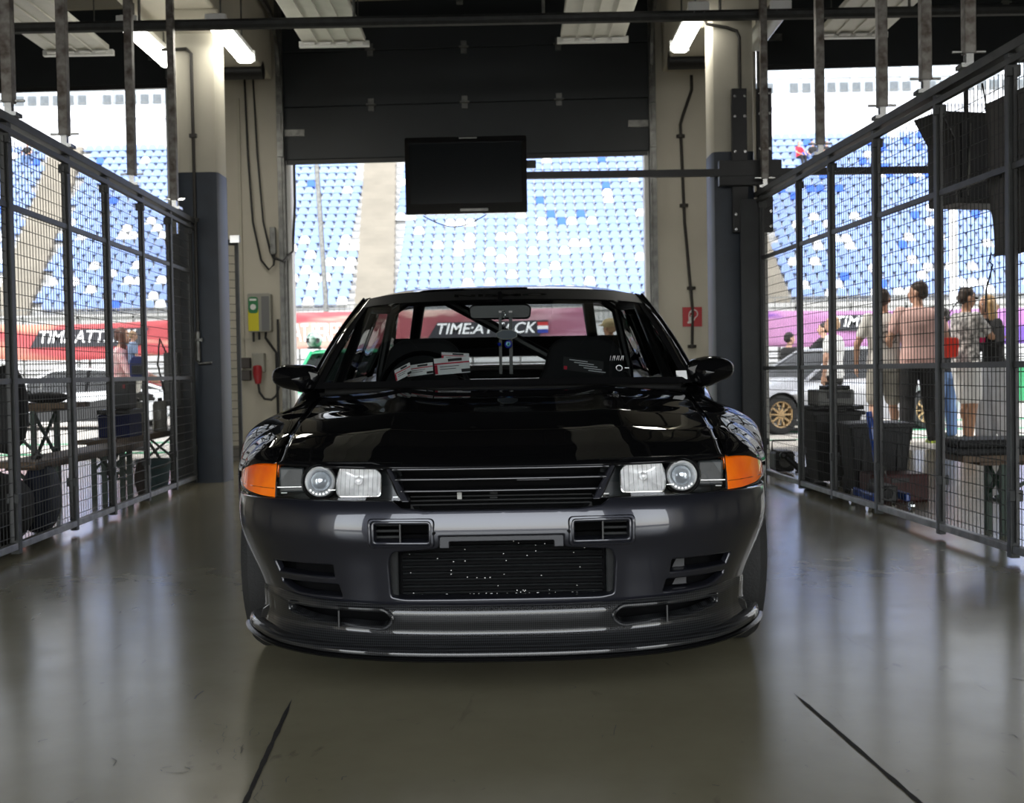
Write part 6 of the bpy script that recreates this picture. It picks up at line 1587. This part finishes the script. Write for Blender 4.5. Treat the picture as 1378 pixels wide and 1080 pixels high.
# ================================================================= props behind the fences
m_wood = mat('bench_wood', (.13, .085, .05), .6, noise_scale=6, col2=(.08, .05, .03)); m_bleg = mat('bench_leg_green', (.01, .03, .018), .5)
def bench(x, y, rz, L, Wd, H, label, cat='bench'):
    t = empty('folding_' + cat, (x, y, 0), rz, label, cat)
    MB().box((0, 0, H - .0175), (Wd, L, .035)).box((0, 0, H - .045), (Wd - .06, L - .2, .02)).build('board', m_wood, t, bevel=.004)
    for sy in (-1, 1):
        yy = sy * (L / 2 - .22); a = Wd / 2 - .035
        lg = MB()
        for sx_ in (-1, 1): lg.bar((sx_ * a, yy, 0), (sx_ * a, yy, H - .05), .035, .03)
        lg.bar((-a, yy, H * .42), (a, yy, H * .42), .018).bar((-a, yy, H * .48), (a, yy, H - .06), .018).bar((a, yy, H * .48), (-a, yy, H - .06), .018)
        lg.bar((0, yy, H * .45), (0, yy - sy * .35, H - .06), .018); lg.build('leg_frame', m_bleg, t)
    return t
bench(-2.80, 7.40, 0, 1.9, .25, .43, 'dark wooden folding bench nearest along the left fence')
bench(-3.0, 9.15, 0, 1.7, .28, .45, 'wooden folding bench farther along the left fence carrying boxes')
bench(-3.55, 7.75, PI / 2, 1.25, .45, .735, 'high folding table standing left behind the nearest bench', 'table')
def softbag(name, c, r, m, label, cat, seed=0, amp=.12, flat=True):
    mb = MB().ball((0, 0, r[2]), r, 28)
    out = []
    for v in mb.v:
        n_ = noise.noise(v * 7 + Vector((seed, seed * 2, 0))); q = Vector((v.x, v.y, v.z - r[2])) * (1 + amp * n_ + .05 * noise.noise(v * 22)); q = Vector((math.copysign(abs(q.x / r[0]) ** .8 * r[0], q.x), math.copysign(abs(q.y / r[1]) ** .8 * r[1], q.y), q.z)); out.append(Vector((q.x, q.y, max(0, q.z + r[2]))))
    mb.v = out; t = empty(name, c, 0, label, cat); mb.build('pouch', m, t, smooth=True); return t
m_bagb = mat('bag_black', (.012, .012, .013), .7, noise_amt=.4, bump=.5, bump_scale=30); m_bagn = mat('bag_navy', (.012, .018, .04), .6, noise_amt=.3, bump=.4, bump_scale=30)
t = softbag('duffel_bag', (-2.84, 6.25, 0), (.20, .26, .19), m_bagb, 'bulky black bag with vertical white lettering on the floor behind the left fence', 'bag', 1)
text_mesh('SPORT', 'bag_lettering', mat('bag_grey_print', (.12, .12, .12), .7), t, (.06, -.27, .33), (0, 0, -1), (1, 0, 0), .045, .002, width=.24); MB().tube([(-.1, -.2, .3), (-.05, -.22, .40), (.06, -.22, .40), (.1, -.2, .3)], .012, 6).build('handle', m_black, t, smooth=True)
t = softbag('upright_bag', (-2.75, 6.68, 0), (.10, .14, .20), m_bagn, 'dark navy upright bag with a bottle neck beside the black bag', 'bag', 5)
MB().tube([(-.02, 0, .36), (-.02, 0, .44), (0, 0, .46)], .028, 10).build('bottle_neck', m_black, t, smooth=True)
t = softbag('plastic_bag', (-2.72, 5.66, 0), (.15, .20, .10), mat('plastic_white', (.30, .31, .33), .35, noise_scale=5, col2=(.05, .09, .28), bump=.5), 'crumpled white and blue plastic bag at the foot of the left fence', 'bag', 9, .2)
t = softbag('backpack', (-2.86, 6.52, .47), (.11, .10, .25), m_bagb, 'black backpack hanging high behind the left fence at the photo edge', 'backpack', 3, .08)
MB().tube([(-.08, 0, .05), (-.10, 0, -.12), (-.06, 0, -.2)], .012, 6).build('strap', m_black, t)
t = softbag('clothes_heap', (-3.15, 7.75, .735), (.16, .12, .035), m_bagb, 'low heap of dark clothing on the high folding table', 'clothes', 4, .25)
t = softbag('narrow_bag', (-2.72, 8.45, 0), (.05, .09, .15), mat('bag_brown', (.03, .015, .01), .6, noise_amt=.4), 'narrow dark brown bag standing on the floor near the blue-green bucket', 'bag', 6)
t = empty('bucket', (-2.83, 9.05, 0), 0, 'blue-green plastic bucket on the floor under the farther bench', 'bucket')
MB().lathe([(0, .005), (.105, .005), (.135, .235), (.142, .235), (.142, .25), (.130, .25), (.100, .02), (0, .02)], 28).build('tub', mat('bucket_teal', (.045, .11, .125), .5, noise_amt=.15), t, smooth=True, auto=.7)
MB().tube([(-.14, 0, .24), (-.12, -.12, .20), (0, -.16, .18), (.12, -.12, .20), (.14, 0, .24)], .005, 6).build('handle', m_galv, t)
t = MB().prism(rect(.13, .02, .005, 2), lambda q: Vector((q[0], q[1], .0)), lambda q: Vector((q[0], q[1], .002)))
t = empty('cool_box', (-2.97, 8.72, .45), 0, 'navy blue cool box standing on the farther bench', 'box'); MB().box((0, 0, .085), (.24, .30, .17)).build('tub', F_NAVY, t, bevel=.012); MB().box((0, 0, .19), (.25, .31, .035)).build('lid', m_black, t, bevel=.01)
t = empty('amplifier_box', (-2.94, 8.74, .66), 0, 'small black box stacked on the navy cool box', 'box'); MB().box((0, 0, .11), (.13, .18, .22)).build('case', m_black, t, bevel=.008); MB().box((.03, -.093, .17), (.02, .006, .03)).build('red_light', mat('dot_red', (.5, .02, .02), .4), t)
for i, (x, lab) in enumerate(((-3.02, 'left of two pale steel canisters on the farther bench'), (-2.90, 'right of two pale steel canisters on the farther bench'))):
    t = empty('canister', (x, 9.30 + .18 * i, .45), 0, lab, 'canister', 'steel canisters on the farther bench'); MB().lathe([(0, 0), (.055, 0), (.058, .01), (.058, .22), (.04, .25), (0, .25)], 20).build('can', mat('canister_metal', (.32, .31, .28), .4, metal=.4), t, smooth=True, auto=.7); MB().lathe([(0, .25), (.018, .25), (.018, .275), (0, .275)], 10).build('cap', m_black, t)
t = empty('junction_box', (-2.86, 9.70, 1.0), 0, 'grey electrical box with cable at the end of the left fence', 'box'); MB().box((0, 0, 0), (.12, .07, .20)).box((0, 0, -.24), (.13, .08, .22)).build('casing', mat('junction_grey', (.16, .16, .155), .5), t, bevel=.01); MB().tube([(-.03, -.05, .1), (-.08, -.05, .22), (-.10, -.05, .0), (-.05, -.05, -.25)], .008, 6).build('cable', m_cable, t)
# right side
def bin_(x, y, rz, Wd, Dp, H, m, label, lid=True):
    t = empty('wheeled_bin', (x, y, 0), rz, label, 'bin')
    def c(u, k): return [Vector((a * Wd / 2 * k, b * Dp / 2 * k, u)) for a, b in ((-1, -1), (1, -1), (1, 1), (-1, 1))]
    MB().add(c(.03, .80) + c(H, 1.0), [(3, 2, 1, 0), (4, 5, 6, 7), (0, 1, 5, 4), (1, 2, 6, 5), (2, 3, 7, 6), (3, 0, 4, 7)]).build('tub', m, t, bevel=.015)
    MB().box((0, 0, H - .02), (Wd + .04, Dp + .04, .03)).build('rim', m, t, bevel=.006)
    if lid: MB().box((0, 0, H + .02), (Wd + .03, Dp + .03, .03)).box((0, -Dp / 2 - .02, H + .0), (.12, .03, .03)).build('lid', m_black, t, bevel=.012)
    rb_ = MB()
    for sx_ in (-1, 0, 1): rb_.box((sx_ * Wd * .28, -Dp * .46, H * .5), (.03, .03, H * .7))
    rb_.build('rib', m, t, bevel=.004)
    for sg in (-1, 1): MB().lathe([(0, -.02), (.06, -.02), (.06, .02), (0, .02)], 16, (sg * Wd * .36, Dp * .40, .06), 'X').build('bin_wheel', m_black, t)
    return t
m_bin = mat('bin_dark_grey', (.018, .019, .020), .55, noise_amt=.2); m_bin2 = mat('bin_black', (.010, .010, .011), .5, noise_amt=.2)
bin_(2.42, 8.75, .05, .36, .36, .56, m_bin, 'dark grey lidded bin with a grey machine on top behind the right fence')
bin_(2.52, 8.02, -.05, .42, .40, .50, m_bin2, 'wider black open bin beside the blue jack handle', False)
t = empty('copier_box', (2.42, 8.75, .595), .05, 'light grey machine box standing on the lidded bin', 'machine'); MB().box((0, 0, .06), (.28, .26, .12)).build('case', mat('machine_grey', (.22, .22, .21), .5), t, bevel=.012); MB().box((.02, -.13, .08), (.18, .02, .05)).build('front_panel', m_black, t); MB().box((.03, 0, .135), (.18, .2, .03)).build('top_cover', m_black, t, bevel=.01)
t = empty('red_crate', (2.52, 7.62, 0), 0, 'dark red plastic crate in front of the black open bin', 'crate'); MB().box((0, 0, .09), (.38, .26, .18)).build('crate_body', mat('crate_red', (.075, .008, .008), .5, noise_amt=.3), t, bevel=.01); MB().box((0, -.133, .14), (.12, .008, .03)).build('grip', m_black, t)
pj = atZ(1175, 680, .02); t = empty('trolley_jack', (2.30, 7.15, 0), 0, 'blue trolley jack with an upright blue handle behind the right fence', 'jack')
MB().box((-.10, .05, .085), (.03, .42, .05)).box((.10, .05, .085), (.03, .42, .05)).build('side_plate', mat('jack_blue', (.01, .07, .42), .35, coat=.4), t, bevel=.006)
MB().box((0, .02, .10), (.12, .22, .10)).tube([(0, -.1, .1), (0, .2, .14)], .035, 10).build('jack_body', m_black, t, bevel=.01)
for x, y in ((-.13, -.13), (.13, -.13), (-.13, .22), (.13, .22)): MB().lathe([(0, -.012), (.028, -.012), (.028, .012), (0, .012)], 14, (x, y, .028), 'X').build('caster', m_chrome, t)
MB().tube([(0, .0, .14), (-.02, .05, .22)], .012, 8).build('handle_socket', m_chrome, t); MB().tube([(-.015, .03, .19), (-.055, .10, .60)], .020, 10).build('jack_handle', MATS['jack_blue'], t, smooth=True)
MB().tube([(-.05, -.05, .13), (-.04, -.03, .24), (.0, .0, .26), (.02, .0, .2)], .006, 6).build('release_wire', m_galv, t)
t = empty('floor_nozzle', (2.17, 8.35, 0), .4, 'black cleaning nozzle lying with its tube against the dark grey bin', 'nozzle'); MB().tube([(-.16, .1, .24), (-.10, .05, .17), (.0, 0, .05)], .022, 8).ball((-.17, .1, .25), (.035, .03, .03), 10).build('tube_arm', m_black, t, smooth=True); MB().box((.03, 0, .025), (.16, .09, .045)).build('nozzle_head', m_black, t, bevel=.015)
t = empty('small_compressor', (2.28, 9.75, 0), 0, 'small black machine with a handle and wires on the floor behind the right fence', 'machine'); MB().box((0, 0, .10), (.17, .24, .18)).build('case', m_black, t, bevel=.03); MB().tube([(-.08, 0, .18), (-.08, 0, .27), (.12, 0, .27)], .008, 6).build('handle', m_black, t); MB().lathe([(.0, 0), (.05, 0), (.05, .01)], 16, (.0, -.125, .10), 'Y').build('gauge', m_galv, t)
tag(MB().tube([(2.36, 9.6, .012), (2.5, 9.45, .012), (2.30, 9.2, .012), (2.42, 9.0, .012), (2.26, 8.9, .012)], .010, 6).build('floor_cable', m_cable, smooth=True), 'loose black cable on the floor by the small black machine', 'cable')
bt = bench(2.98, 6.02, PI / 2, 1.35, .26, .42, 'dark folding bench behind the right fence at the photo edge')
t = empty('padded_mat', (2.95, 6.02, .42), 0, 'thick black folded mat lying on the bench at the right edge', 'mat')
MB().box((0, 0, .02), (1.36, .30, .04)).build('lower_fold', m_bagb, t, bevel=.015); MB().box((.03, 0, .062), (1.42, .34, .04)).build('upper_fold', m_bagb, t, bevel=.015)
t = softbag('rucksack', (2.80, 6.02, .505), (.10, .11, .15), m_bagb, 'black rucksack standing on the folded mat at the right edge', 'backpack', 8, .1)
